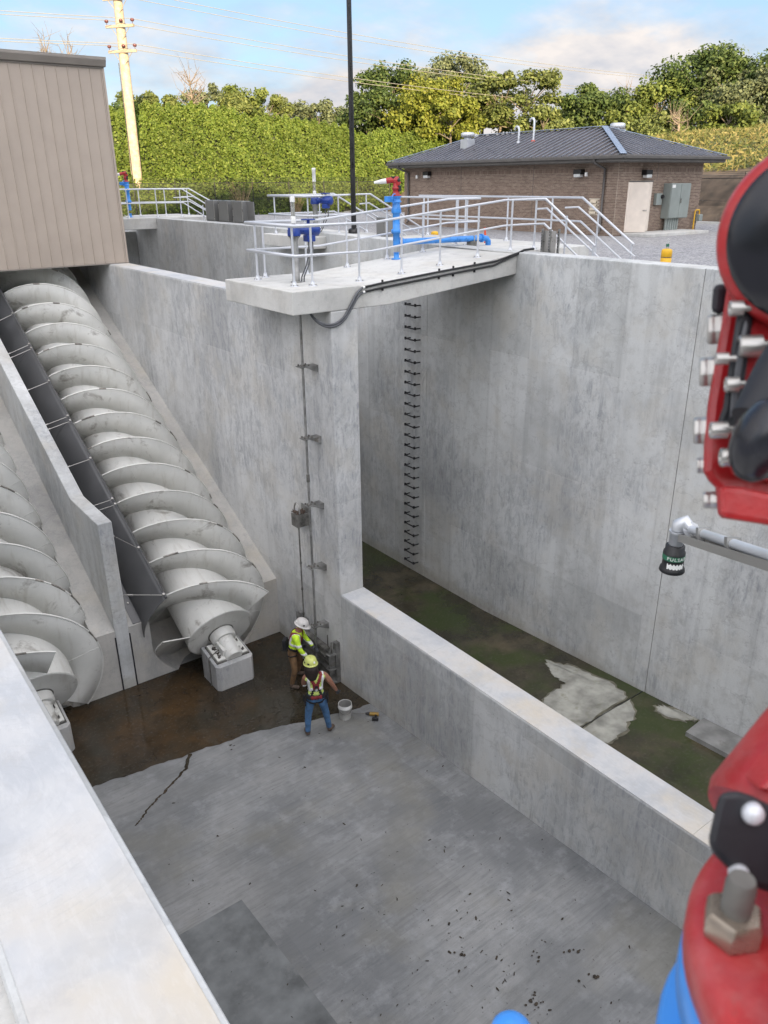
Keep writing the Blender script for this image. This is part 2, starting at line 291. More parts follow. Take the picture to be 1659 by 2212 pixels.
simple('vine_soil', (0.035, 0.045, 0.015), 0.95, var=0.3, scale=1.0)
simple('far_meadow', (0.10, 0.12, 0.04), 0.95, var=0.3, scale=0.4)
simple('straw', (0.30, 0.22, 0.12), 0.9, var=0.2, scale=3)
def gravel_mat():
    t = NT('gravel'); c = t.ramp(t.vor(17, out='Color'), [(0.15, (0.10, 0.10, 0.11)), (0.5, (0.26, 0.26, 0.275)), (0.85, (0.52, 0.52, 0.54))])
    c = t.mix(0.5, c, t.ramp(t.vor(6.5, out='Color'), [(0.0, (0.17, 0.17, 0.18)), (1.0, (0.40, 0.40, 0.42))]))
    c = t.mix(t.math('MULTIPLY', t.ramp(t.noise(0.25, 5), [(0.4, 0.0), (0.7, 1.0)]), 0.3), c, (0.36, 0.34, 0.31))
    t.bump(t.vor(17), 0.9, 0.03); return t.fin(c, 0.9)
gravel_mat()
def brick_mat():
    t = NT('brick'); oi = t.n('ShaderNodeObjectInfo'); r = t.math('FRACT', t.math('ADD', t.geo.outputs['Random Per Island'], oi.outputs['Random']))
    c = t.ramp(r, [(0.0, (0.175, 0.125, 0.098)), (0.45, (0.22, 0.160, 0.125)), (0.8, (0.25, 0.185, 0.145)), (1.0, (0.29, 0.225, 0.18))])
    c = t.mix(0.25, c, t.ramp(t.noise(40, 3), [(0.3, 0.2), (0.7, 0.8)]), 'OVERLAY'); t.bump(t.noise(60, 3), 0.4, 0.004); return t.fin(c, 0.9)
brick_mat()
def leaf_mat(name, a, b, c_, trans=0.35):
    t = NT(name); r = t.geo.outputs['Random Per Island']; big = t.noise(0.28, 3)
    col = t.ramp(r, [(0.0, a), (0.55, b), (1.0, c_)]); col = t.mix(0.35, col, t.ramp(big, [(0.3, 0.25), (0.7, 0.8)]), 'OVERLAY')
    t.fin(col, 0.6, 0.0, 0.25)
    tr = t.n('ShaderNodeBsdfTranslucent'); t.l(col, tr.inputs[0]); ms = t.n('ShaderNodeMixShader'); ms.inputs[0].default_value = trans
    t.l(t.b.outputs[0], ms.inputs[1]); t.l(tr.outputs[0], ms.inputs[2]); t.l(ms.outputs[0], t.out.inputs[0]); return t.m
leaf_mat('leaf_vine', (0.050, 0.080, 0.011), (0.102, 0.146, 0.020), (0.175, 0.212, 0.045))
leaf_mat('leaf_dark', (0.040, 0.068, 0.020), (0.072, 0.108, 0.030), (0.125, 0.16, 0.05))
leaf_mat('leaf_mid', (0.075, 0.105, 0.028), (0.13, 0.165, 0.038), (0.20, 0.225, 0.06))
leaf_mat('leaf_yellow', (0.10, 0.125, 0.018), (0.165, 0.185, 0.028), (0.24, 0.245, 0.05))
leaf_mat('leaf_grey', (0.085, 0.105, 0.055), (0.13, 0.15, 0.075), (0.19, 0.21, 0.11))
leaf_mat('leaf_olive', (0.085, 0.11, 0.032), (0.145, 0.17, 0.048), (0.21, 0.23, 0.08))
leaf_mat('grass_gold', (0.07, 0.095, 0.028), (0.155, 0.15, 0.05), (0.27, 0.22, 0.09))
def glass_mat():
    t = NT('clear_tube'); t.b.inputs['Transmission Weight'].default_value = 0.85; t.b.inputs['IOR'].default_value = 1.2; return t.fin((0.85, 0.86, 0.84), 0.12)
glass_mat()
def mesh_mat():     # black chain-link: diamond wires cut out of a sheet
    t = NT('chain_link'); x = t.sep(); h = t.math('ADD', x[0], x[1])
    def ln(s): 
        u = t.math('FRACT', t.math('DIVIDE', t.math('ADD', h, t.math('MULTIPLY', x[2], s)), 0.11)); return t.math('LESS_THAN', u, 0.12)
    a = t.math('MAXIMUM', ln(1.0), ln(-1.0)); t.fin((0.02, 0.02, 0.02), 0.6); t.l(a, t.b.inputs['Alpha']); return t.m
mesh_mat()
def M(n): return MATS[n]

# ------------------------------------------------------------------ geometry helpers
def nrm(v):
    v = np.asarray(v, float); l = np.linalg.norm(v); return v / l if l else v
def frame(d):
    d = nrm(d); a = np.array([0, 0, 1.0]) if abs(d[2]) < 0.95 else np.array([1.0, 0, 0])
    u = nrm(np.cross(a, d)); return u, np.cross(d, u), d
class MB:
    def __init__(s): s.v = []; s.f = []; s.sm = []
    def add(s, vs, fs, smooth=False):
        k = len(s.v); s.v += [tuple(map(float, p)) for p in vs]; s.f += [[i + k for i in f] for f in fs]; s.sm += [smooth] * len(fs); return s
    def box(s, lo, hi):
        (a, b, c), (d, e, f) = lo, hi
        return s.add([(a, b, c), (d, b, c), (d, e, c), (a, e, c), (a, b, f), (d, b, f), (d, e, f), (a, e, f)], [(0, 3, 2, 1), (4, 5, 6, 7), (0, 1, 5, 4), (1, 2, 6, 5), (2, 3, 7, 6), (3, 0, 4, 7)])
    def obox(s, c, ax, half):     # oriented box
        c = np.asarray(c, float); ax = [nrm(a) * h for a, h in zip(ax, half)]
        vs = [c + sx * ax[0] + sy * ax[1] + sz * ax[2] for sz in (-1, 1) for sx, sy in ((-1, -1), (1, -1), (1, 1), (-1, 1))]
        return s.add(vs, [(0, 3, 2, 1), (4, 5, 6, 7), (0, 1, 5, 4), (1, 2, 6, 5), (2, 3, 7, 6), (3, 0, 4, 7)])
    def rings(s, rings, cap=True, smooth=True, closed=True):
        n = len(rings[0]); vs = [p for r in rings for p in r]; fs = []
        for i in range(len(rings) - 1):
            for j in range(n if closed else n - 1):
                k = (j + 1) % n; fs.append((i * n + j, i * n + k, (i + 1) * n + k, (i + 1) * n + j))
        s.add(vs, fs, smooth)
        if cap and closed: s.add(rings[0], [tuple(range(n))[::-1]]); s.add(rings[-1], [tuple(range(n))])
        return s
    def tube(s, pts, r, seg=8, cap=True):
        pts = [np.asarray(p, float) for p in pts]; n = len(pts); rs = r if hasattr(r, '__len__') else [r] * n; out = []; u = None
        for i, p in enumerate(pts):
            d = nrm(pts[min(i + 1, n - 1)] - pts[max(i - 1, 0)])
            if u is None: u = frame(d)[0]
            u = nrm(u - d * (u @ d)); w = np.cross(d, u)
            k = 1.0
            if 0 < i < n - 1:
                c = nrm(pts[i] - pts[i - 1]) @ nrm(pts[i + 1] - pts[i]); k = 1 / max(0.6, math.sqrt(max(0.0, (1 + c) / 2)))
            out.append([p + rs[i] * k * (math.cos(a) * u + math.sin(a) * w) for a in np.linspace(0, 2 * math.pi, seg, endpoint=False)])
        return s.rings(out, cap)
    def cyl(s, a, b, r, seg=16, r2=None): return s.tube([a, b], [r, r if r2 is None else r2], seg)
    def lathe(s, c, axis, prof, seg=24, cap=True):   # prof: (radius, height along axis)
        u, w, d = frame(axis); c = np.asarray(c, float)
        return s.rings([[c + d * h + max(r, 1e-4) * (math.cos(a) * u + math.sin(a) * w) for a in np.linspace(0, 2 * math.pi, seg, endpoint=False)] for r, h in prof], cap)
    def prism(s, poly, vec):    # planar polygon (3-D points) extruded by vec
        n = len(poly); p = [np.asarray(q, float) for q in poly]; q = [a + np.asarray(vec, float) for a in p]
        return s.add(p + q, [tuple(range(n))[::-1], tuple(range(n, 2 * n))] + [(i, (i + 1) % n, n + (i + 1) % n, n + i) for i in range(n)])
    def ball(s, c, r, seg=16, k=(1, 1, 1), lo=-90):
        return s.rings([[(c[0] + r * k[0] * math.cos(t) * math.cos(a), c[1] + r * k[1] * math.cos(t) * math.sin(a), c[2] + r * k[2] * math.sin(t)) for a in np.linspace(0, 2 * math.pi, seg, endpoint=False)] for t in np.radians(np.linspace(lo + .5, 89.5, 9))], True)
    def build(s, name, mat, parent=None, bevel=0.0, kind=None, label=None, fix=True):
        off = np.array(root_loc(parent)); me = bpy.data.meshes.new(name)
        me.from_pydata([tuple(np.array(p) - off) for p in s.v], [], s.f); me.update()
        me.polygons.foreach_set('use_smooth', s.sm)
        if fix or bevel:
            bm = bmesh.new(); bm.from_mesh(me)
            if fix: bmesh.ops.recalc_face_normals(bm, faces=bm.faces)
            bm.to_mesh(me); bm.free()
        o = bpy.data.objects.new(name, me); COL.objects.link(o); me.materials.append(M(mat) if isinstance(mat, str) else mat)
        if parent is not None: o.parent = parent
        if kind: o['kind'] = kind
        if label: o['label'] = label
        if bevel:
            b = o.modifiers.new('bevel', 'BEVEL'); b.width = bevel; b.segments = 2; b.limit_method = 'ANGLE'; b.angle_limit = math.radians(40)
        return o
def root_loc(p):
    l = np.zeros(3)
    while p is not None: l = l + np.array(p.location); p = p.parent
    return l
def tag(o, label, cat, group=None):
    o['label'] = label; o['category'] = cat
    if group: o['group'] = group
    return o
def thing(name, label, cat, loc=(0, 0, 0), group=None, rotz=0.0):
    o = bpy.data.objects.new(name, None); COL.objects.link(o); o.location = loc; o.rotation_euler[2] = rotz; o.empty_display_size = 0.1
    return tag(o, label, cat, group)
def struct(mb, name, mat, **k): return mb.build(name, mat, kind='structure', **k)
def copy_tree(o, parent=None):
    c = o.copy(); COL.objects.link(c); c.parent = parent
    for ch in list(o.children): copy_tree(ch, c)
    return c

# ------------------------------------------------------------------ levels and lines
ZF = -10.51; ZW = -2.22; ZB = -1.45; ZG = -2.45; TAN = 0.5317; SL = math.atan(TAN)
XL0, XL1 = 0.05, 0.545; XA, XA2 = 8.16, 8.77; XB, XB2 = 13.02, 13.5
Y0 = -6.0; YE = 15.36
def zfloor(y): return ZF + max(0.0, 12.6 - y) * 0.0704
def zchan(y): return -10.55 + max(0.0, 13.0 - y) * 0.05
def axz(y): return -9.48 + (y - 14.69) * TAN

# chamber floor
ys = list(np.linspace(Y0, 12.6, 12)) + [14.0, 28.0]
mb = MB()
for a, b in zip(ys[:-1], ys[1:]): mb.add([(0.4, a, zfloor(a)), (8.3, a, zfloor(a)), (8.3, b, zfloor(b)), (0.4, b, zfloor(b))], [(0, 1, 2, 3)])
chamber_floor = struct(mb, 'chamber_floor', 'concrete_floor')
mb = MB(); ys = list(np.linspace(Y0, 13.0, 12)) + [36.0]
for a, b in zip(ys[:-1], ys[1:]): mb.add([(8.6, a, zchan(a)), (13.2, a, zchan(a)), (13.2, b, zchan(b)), (8.6, b, zchan(b))], [(0, 1, 2, 3)])
channel_floor = struct(mb, 'channel_floor', 'wet_green')
# standing water along the screw end, with the ragged edge of the photograph
def rag(x, a=0.022): return a * (math.sin(7.1 * x) + 0.6 * math.sin(17.3 * x + 1) + 0.4 * math.sin(41 * x + 2))
ex_ = [0.5, 1.6, 2.67, 4.30, 5.83, 6.77, 7.39, 8.15]; ey_ = [13.05, 12.9, 12.66, 12.43, 12.19, 11.80, 11.62, 11.44]
mb = MB(); xs = np.linspace(0.56, 8.15, 90)
for a, b in zip(xs[:-1], xs[1:]):
    ya, yb = np.interp(a, ex_, ey_) + rag(a), np.interp(b, ex_, ey_) + rag(b)
    for k in range(6):
        p = []
        for x, y0 in ((a, ya), (b, yb)):
            for q in (k, k + 1): yy = y0 + (15.5 - y0) * q / 6; p.append((x, yy, zfloor(yy) + 0.004))
        mb.add(p, [(0, 2, 3, 1)])
struct(mb, 'wet_floor_patch', 'wet_brown', parent=chamber_floor)
# trickle running out of the wet area
mb = MB(); path = [(4.40, 12.45), (4.22, 12.15), (4.10, 12.02), (3.86, 11.86), (3.55, 11.66), (3.30, 11.52), (3.08, 11.36), (2.95, 11.22), (2.78, 11.12)]
pts = []
for (x0, y0), (x1, y1) in zip(path[:-1], path[1:]):
    for q in np.linspace(0, 1, 6, endpoint=False): pts.append((x0 + (x1 - x0) * q + random.uniform(-.02, .02), y0 + (y1 - y0) * q + random.uniform(-.02, .02)))
for i in range(len(pts) - 1):
    w0, w1 = [0.024 * (1 - j / len(pts)) + 0.006 + random.uniform(0, .010) for j in (i, i + 1)]
    (a, b), (c, d) = pts[i], pts[i + 1]
    mb.add([(a - w0, b, zfloor(b) + .004), (a + w0, b - w0, zfloor(b) + .004), (c + w1, d - w1, zfloor(d) + .004), (c - w1, d, zfloor(d) + .004)], [(0, 1, 2, 3)])
struct(mb, 'wet_streak', 'wet_brown', parent=chamber_floor)
# darker repair square on the floor
mb = MB(); mb.add([(x, y, zfloor(y) + .004) for x, y in ((1.2, 8.45), (3.50, 8.45), (3.56, 3.2), (1.2, 3.2))], [(0, 1, 2, 3)])
simple('floor_dark', (0.150, 0.158, 0.160), 0.75, var=0.26, scale=2.6, dirt=(0.21, 0.215, 0.215), bump=0.3)
struct(mb, 'floor_pour', 'floor_dark', parent=chamber_floor)
# channel floor: dry islands, joint, low step
def blob(pts, name, z, mat):
    n = len(pts); out = []
    for i in range(n):
        a, b = np.array(pts[i]), np.array(pts[(i + 1) % n])
        for q in np.linspace(0, 1, 7, endpoint=False): out.append(a + (b - a) * q + np.array([random.gauss(0, .022), random.gauss(0, .026)]))
    cc = np.mean(out, 0); rim = [q + nrm(q - cc) * random.uniform(.03, .09) for q in out]
    m_ = MB(); m_.add([(x, y, zchan(y) + z - .002) for x, y in rim], [tuple(range(len(rim)))]); struct(m_, 'damp_margin', 'damp_edge', parent=channel_floor)
    m_ = MB(); m_.add([(x, y, zchan(y) + z + .002) for x, y in out], [tuple(range(len(out)))]); return struct(m_, name, mat, parent=channel_floor)
blob([(12.40, 10.25), (12.66, 9.6), (12.75, 8.75), (12.62, 8.12), (11.35, 8.08), (10.6, 8.1), (10.5, 8.9), (11.24, 9.25), (11.95, 9.3), (12.02, 9.7), (12.2, 10.05)], 'dry_floor_patch', .004, 'dry_patch')
blob([(12.55, 8.02), (12.2, 7.62), (11.6, 7.45), (11.0, 7.4), (10.6, 7.7), (10.6, 8.02)], 'dry_floor_patch', .004, 'dry_patch')
blob([(12.84, 7.5), (12.98, 7.2), (13.0, 6.72), (12.82, 6.8), (12.6, 7.15), (12.62, 7.4)], 'dry_floor_patch', .004, 'dry_patch')
struct(MB().box((8.8, 8.035, zchan(8.0) - .05), (13.0, 8.05, zchan(8.05) + .0105)), 'floor_joint', 'black_satin', parent=channel_floor)
struct(MB().prism([(12.34, 6.56, zchan(6.5) - .05), (13.01, 6.60, zchan(6.5) - .05), (13.01, 2.0, zchan(2) - .05), (12.32, 2.0, zchan(2) - .05)], (0, 0, .15)), 'floor_step', 'step_slab', parent=channel_floor)

# walls ---------------------------------------------------------------
def wall(name, label, boxes, mat, cap=None, chamfer=0.02):
    t = thing(name, label, 'wall', (boxes[0][0][0], boxes[0][0][1], boxes[0][0][2]))
    for lo, hi in boxes: MB().box(lo, hi).build('wall_body', mat, t, bevel=chamfer)
    return t
w = wall('chamber_wall', 'long pale concrete wall with broad trowelled top, along the left side of the chamber', [((XL0, Y0, ZF - .3), (XL1, 27.9, ZW - 0.012))], 'concrete_wall', chamfer=.024)
MB().box((XL0 + .028, Y0, ZW - .0125), (XL1 - .026, 27.9, ZW - .006)).build('wall_top', 'concrete_cap', w, bevel=0.003)
w = wall('low_wall', 'low concrete wall with flat top between the chamber and the wet channel', [((XA, Y0, ZF - .3), (XA2, 12.497, -8.222))], 'concrete_wall', chamfer=.025)
for a, b in ((9.6, 12.49), (4.0, 9.598), (Y0, 3.998)): MB().box((XA + .012, a, -8.2222), (XA2 - .012, b, -8.207)).build('wall_top', 'concrete_cap', w, bevel=0.006)
w = wall('tall_wall', 'tall streaked concrete wall carrying the gate stem, ending in a pier under the bridge', [((XA, 12.5, ZF - .3), (XA2, 34.0, ZW - .008))], 'concrete_pier', chamfer=.03)
MB().box((XA + .02, 15.2, ZW - .0078), (XA2 - .02, 27.9, ZW)).build('wall_top', 'concrete_cap', w, bevel=.003)
# bank wall: top creeps up a little toward the far end
w = thing('bank_wall', 'long high concrete wall with black ladder rungs, gravel yard behind its top', 'wall', (XB, Y0, ZF - .3))
def zbank(y): return np.interp(y, [Y0, 13, 24, 36], [-1.45, -1.45, -1.315, -1.30])
segs = [(Y0, 7.995), (8.001, 15.5), (15.503, 36.0)]
for a, b in segs:
    cut = [a] + [q for q in (13.0, 24.0) if a < q < b] + [b]
    MB().prism([(XB, a, ZF - .3), (XB, b, ZF - .3)] + [(XB, q, zbank(q)) for q in cut[::-1]], (XB2 - XB, 0, 0)).build('wall_panel', 'concrete_bank', w, bevel=.02)
MB().box((XB + .006, 7.98, ZF), (XB2 - .02, 8.01, ZB - .006)).build('joint_filler', 'step_slab', w)
wall('channel_end_wall', 'shaded concrete cross wall closing the far end of the wet channel', [((XA2 + .002, 35.0, ZF - .3), (XB - .002, 35.5, -1.9))], 'concrete_bank')
wall('near_end_wall', 'plain concrete cross wall at the near end of the pit', [((XL1 + .002, Y0, ZF - .3), (XA - .002, Y0 + .5, ZW - .05)), ((XA2 + .002, Y0, ZF - .3), (XB - .002, Y0 + .5, ZW - .05))], 'concrete_wall')
# divider between the two screws
w = thing('divider_wall', 'concrete wall with sloping top standing between the two screw pumps', 'wall', (4.28, YE, ZF))
MB().prism([(4.13, YE - .012, ZF - .2), (4.13, YE - .012, -6.45), (4.13, 17.17, -6.45), (4.13, 25.6, -2.24), (4.13, 28, -2.24), (4.13, 28, ZF - .2)], (.30, 0, 0)).build('wall_body', 'concrete_wall', w, bevel=.02)
for x in (4.12, 4.44): MB().box((x - .012, YE - .02, ZF), (x + .012, YE + .03, -9.15)).build('joint_filler', 'black_satin', w)
# troughs
def trough(xc, x0, x1, lx, rx, name):
    R_ = 1.50; mb = MB(); ysl = np.concatenate([np.linspace(YE, 18, 14), np.linspace(18.5, 28.0, 16)]); secs = []
    al = math.asin(min(1, (xc - lx) / R_)); ar = math.asin(min(1, (rx - xc) / R_))
    for y in ysl:
        zl = axz(y) + 0.13; p = [(x0, y, zl), (lx, y, zl)]
        for a in np.linspace(-al, ar, 26): p.append((xc + R_ * math.sin(a), y, max(axz(y) - R_ * math.cos(a) / math.cos(SL), ZF - .02)))
        p += [(rx, y, zl), (x1, y, zl)]; secs.append(p)
    mb.rings(secs, False, True, closed=False)
    f = secs[0]; n = len(f)
    for i in range(n - 1): mb.add([f[i], f[i + 1], (f[i + 1][0], YE, ZF - .1), (f[i][0], YE, ZF - .1)], [(0, 1, 2, 3)])
    o = mb.build(name, 'concrete_trough', fix=False); o['kind'] = 'structure'
    for p_ in o.data.polygons: p_.use_smooth = False
    return o
trough(6.27, 4.43, XA, 4.90, 7.74, 'screw_trough'); trough(2.25, XL1, 4.13, 0.80, 3.66, 'screw_trough')

# screw pumps ---------------------------------------------------------
U = np.array([0, math.cos(SL), math.sin(SL)]); N = np.array([0, -math.sin(SL), math.cos(SL)]); EX = np.array([1.0, 0, 0])
def screw(xc, s0, name, label):
    A = np.array([xc, 14.69, -9.48]); t = thing(name, label, 'screw pump', (xc, 14.2, ZF), 'screw pumps lying in the sloping troughs')
    RO, RI, LEAD, TOP = 1.46, 0.78, 2.865, 14.6
    cyl = lambda r, phi, s_: A + U * s_ + r * (math.sin(phi) * EX + math.cos(phi) * N)
    MB().tube([A, A + U * TOP], RI, 72).build('screw_tube', 'screw_paint', t)
    for k in range(1, 7):          # welded seams round the tube
        MB().tube([A + U * (k * 2.3 - .01), A + U * (k * 2.3 + .01)], RI + .003, 48).build('weld_seam', 'screw_paint', t)
    for j in range(3):
        phi_end = LEAD and (s0 - j * LEAD / 3) / LEAD * 2 * math.pi   # angle where this flight reaches s = 0
        turns = TOP / LEAD; n = int(turns * 56); mb = MB(); me = MB(); ra = []; rb = []; th = 0.013
        for i in range(n + 1):
            sc = TOP * i / n; phi = phi_end - 2 * math.pi * sc / LEAD
            ra.append([cyl(RI - .01, phi, sc - th), cyl(RO, phi, sc - th), cyl(RO, phi, sc + th), cyl(RI - .01, phi, sc + th)])
            g = .006 + (.005 if (i * 7 + j * 3) % 11 < 3 else 0)
            rb.append([cyl(RO - .02, phi, sc - th - .004), cyl(RO + g, phi, sc - th - .002), cyl(RO + g, phi, sc + th + .002), cyl(RO - .02, phi, sc + th + .004)])
        mb.rings(ra, True, True); f = mb.build('screw_flight', 'screw_paint', t)
        me.rings(rb, True, False).build('flight_edge', 'screw_paint', f)
        worn = MB()                                     # scraped bare spots on the crest
        for i in range(3, n - 3):
            if random.random() < 0.055:
                m_ = random.choice((1, 1, 2))
                worn.rings([[p + nrm(p - (A + U * ((p - A) @ U))) * .004 for p in rb[q]] for q in range(i, min(n, i + m_ + 1))], True, False)
        worn.build('scraped_edge', 'flight_edge', f, kind='stuff')
        for i in range(9, n, 19):                       # radial plate seams in the flight
            seam = MB(); phi = phi_end - 2 * math.pi * (TOP * i / n) / LEAD; sc = TOP * i / n
            seam.tube([cyl(RI, phi, sc - th - .002), cyl(RO - .03, phi, sc - th - .002)], .006, 5).tube([cyl(RI, phi, sc + th + .002), cyl(RO - .03, phi, sc + th + .002)], .006, 5)
            seam.build('plate_seam', 'screw_paint', f)
    MB().lathe(A, -U, [(RI + .002, -.02), (RI + .012, 0), (RI + .012, .02), (RI - .02, .03)], 72).build('end_disc', 'screw_paint', t)
    b = MB().lathe(A, -U, [(.285, .0), (.285, .22), (.265, .25)], 40).build('bearing_collar', 'screw_paint', t)
    MB().lathe(A, -U, [(.30, .03), (.31, .04), (.30, .05)], 40).build('seal_ring', 'steel_dirty', b)
    MB().lathe(A, -U, [(.20, .2), (.20, .72), (.185, .74)], 40).build('journal', 'screw_paint', t)
    return t
screw(6.27, 0.37, 'screw_pump', 'pale grey screw pump with steel splash guard, beside the tall streaked wall')
screw(2.25, 0.12, 'screw_pump', 'pale grey screw pump without a guard, beside the wall with the broad top')
def pedestal(xc, label):
    x0, x1, ya, yb = xc - .47, xc + .45, 13.94, 14.72
    t = thing('bearing_block', label, 'concrete block', (xc, 14.3, ZF), 'bearing blocks at the screw ends')
    c = .07
    poly = [(x0 + c, ya), (x1 - c, ya), (x1, ya + c), (x1, yb), (x0, yb), (x0, ya + c)]
    zt = lambda y: -9.90 + (y - ya) * .22
    n = len(poly); mb = MB(); mb.add([(x, y, ZF - .05) for x, y in poly] + [(x, y, zt(y)) for x, y in poly], [tuple(range(n))[::-1], tuple(range(n, 2 * n))] + [(i, (i + 1) % n, n + (i + 1) % n, n + i) for i in range(n)])
    mb.build('block_body', 'concrete_block', t, bevel=.012)
    v = nrm((0, 1, .22)); w_ = np.cross((1, 0, 0), v); c0 = np.array([xc, 14.36, zt(14.36)])
    MB().obox(c0 + w_ * .02, [(1, 0, 0), v, w_], (.40, .31, .02)).build('grout_pad', 'steel_dirty', t)
    MB().obox(c0 + w_ * .055, [(1, 0, 0), v, w_], (.37, .28, .018)).build('base_plate', 'screw_paint', t, bevel=.004)
    for sx in (-1, 1): MB().obox(c0 + w_ * .15 + np.array([sx * .15, 0, 0]), [(1, 0, 0), v, w_], (.06, .2, .09)).build('saddle', 'screw_paint', t, bevel=.01)
    for sx in (-.29, .29):
        for sy in (-.19, .12):
            p = c0 + np.array([sx, 0, 0]) + v * sy + w_ * .07; b = MB().lathe(p, w_, [(.032, 0), (.032, .03)], 6).build('nut', 'steel_dirty', t); MB().cyl(p, p + w_ * .075, .014, 8).build('stud', 'steel_dirty', b)
    mb = MB()
    for i in range(60):
        q = c0 + w_ * .085 + np.array([random.uniform(-.3, .02), 0, 0]) + v * random.uniform(-.18, .16); mb.obox(q, [rng.normal(size=3), rng.normal(size=3), rng.normal(size=3)], (.028, .012, .01))
    o = mb.build('grease_clump', 'debris', t); o['kind'] = 'stuff'
    MB().tube([(x0 - .02, 14.28, ZF), (x0 - .02, 14.28, zt(14.28) + .04), (xc - .12, 14.36, zt(14.36) + .14)], .014, 6).build('grease_line', 'steel_dirty', t)
pedestal(6.25, 'chamfered concrete bearing block with bolted plate, under the screw beside the tall wall')
pedestal(2.18, 'chamfered concrete bearing block half hidden by the broad-topped wall')

# splash guard beside the right screw
A6 = np.array([6.27, 14.69, -9.48]); gr = thing('splash_guard', 'dark curved steel splash guard running up the left side of the screw', 'guard', (4.8, 15.3, -9.2))
edges = [0.62, 3.6, 6.6, 9.6, 12.6, 14.4]
def cylp(r, deg, s_): a = math.radians(deg); return A6 + U * s_ + r * (math.sin(a) * EX + math.cos(a) * N)
for a, b in zip(edges[:-1], edges[1:]):
    mb = MB(); prof = [(1.53, d) for d in np.linspace(-98, -47, 14)]
    inner = [[cylp(r, d, s_) for r, d in prof] + [cylp(r + .014, d, s_) for r, d in prof[::-1]] for s_ in (a + .008, b - .008)]
    mb.rings(inner, True, True); g = mb.build('guard_sheet', 'guard_steel', gr)
    MB().rings([[cylp(1.53, -47, s_), cylp(1.53, -45.6, s_), cylp(1.60, -45.6, s_), cylp(1.60, -47, s_)] for s_ in (a + .008, b - .008)], True, False).build('edge_lip', 'guard_steel', g)
MB().prism([(4.86, YE + .02, axz(YE) + .15), (4.55, YE + .02, axz(YE) + .15), (4.55, 28, axz(28) + .15), (4.86, 28, axz(28) + .15)], (0, 0, .012)).build('foot_flange', 'guard_steel', gr)
for k in range(16):
    y = YE + .5 + k * .8; p = np.array([4.65, y, axz(y) + .162]); MB().lathe(p, N, [(.022, 0), (.022, .02)], 6).build('anchor_bolt', 'stainless', gr)
def tie(s_):
    top = cylp(1.57, -47, s_); wy = top[1] - .12
    wz = np.interp(wy, [15.3, 17.17, 25.6], [-6.45, -6.45, -2.24]) - .45
    if wy < 15.5: wz = -8.2
    end = np.array([4.43, max(wy, YE + .02), wz])
    r = MB().tube([top, end], .011, 6).build('tie_rod', 'stainless', gr)
    MB().lathe(top, N, [(.03, -.02), (.03, .05)], 6).build('rod_nut', 'stainless', r)
    m_ = top + (end - top) * .75; MB().tube([m_, m_ + nrm(end - top) * .12], .022, 6).build('turnbuckle', 'stainless', r)
for a in edges[1:-1]: tie(a - .09); tie(a + .09)
for a, b in zip(edges[:-1], edges[1:]):
    tie((a + b) / 2)
tie(0.72)

# siding building -------------------------------------------------------
sb = thing('screw_house', 'tan metal-sided building over the top of the screws', 'building', (2.0, 24.5, ZW))
XS0, XS1, YS = -4.03, 8.70, 24.5
pm = None
k = 0; x = XS1
while x > XS0:
    a = x - .303
    if pm is None:
        m_ = MB(); prof = [(0, 0), (.262, 0), (.268, -.022), (.292, -.022), (.298, 0), (.303, 0), (.303, .02), (0, .02)]
        m_.prism([(px_ + 2.0, py_ + 24.5, ZW) for px_, py_ in prof], (0, 0, 5.17)); pm = m_.build('siding_panel', 'siding_tan', sb); pm.location = (a - 2.0, 0, .03)
    else:
        c = pm.copy(); COL.objects.link(c); c.location = (a - 2.0, 0, .03)
    x = a
MB().box((XS1, YS - .03, ZW + .02), (XS1 + .06, YS + .08, 2.99)).build('corner_trim', 'siding_tan', sb)
MB().box((XS0, YS - .035, ZW + .0), (XS1 + .06, YS + .05, ZW + .028)).build('base_trim', 'trim_tan', sb)
MB().box((XS1 - .02, YS + .09, ZW + .02), (XS1, 34, 3.0)).build('side_wall', 'siding_tan', sb)
MB().box((XS0, YS + .09, ZW + .02), (XS0 + .02, 34, 3.0)).build('side_wall', 'siding_tan', sb)
MB().box((XS0, 33.9, -12), (XS1, 34, 3.0)).build('back_wall', 'siding_tan', sb)
MB().prism([(XS0 - .1, YS - .12, 3.16), (XS1 + .12, YS - .12, 3.16), (XS1 + .12, 34.2, 3.9), (XS0 - .1, 34.2, 3.9)], (0, 0, .05)).build('roof', 'trim_tan', sb)
MB().prism([(XS0, YS - .02, 2.965), (XS0, YS - .10, 2.975), (XS0, YS - .17, 3.13), (XS0, YS - .17, 3.17), (XS0, YS - .02, 3.17)], (XS1 - XS0 + .10, 0, 0)).build('gutter', 'trim_tan', sb, bevel=.008)
MB().box((XS0, YS - .04, 2.93), (XS1 + .05, YS - .0, 2.96)).build('eave_trim', 'trim_tan', sb)
struct(MB().box((XL1, 28.0, -2.6), (XA, 33.9, -2.25)), 'screw_house_floor', 'concrete_deck')
mbx = MB().box((XL1, 27.95, -3.2), (XA, 28.0, -2.25)); struct(mbx, 'screw_house_sill', 'concrete_trough')

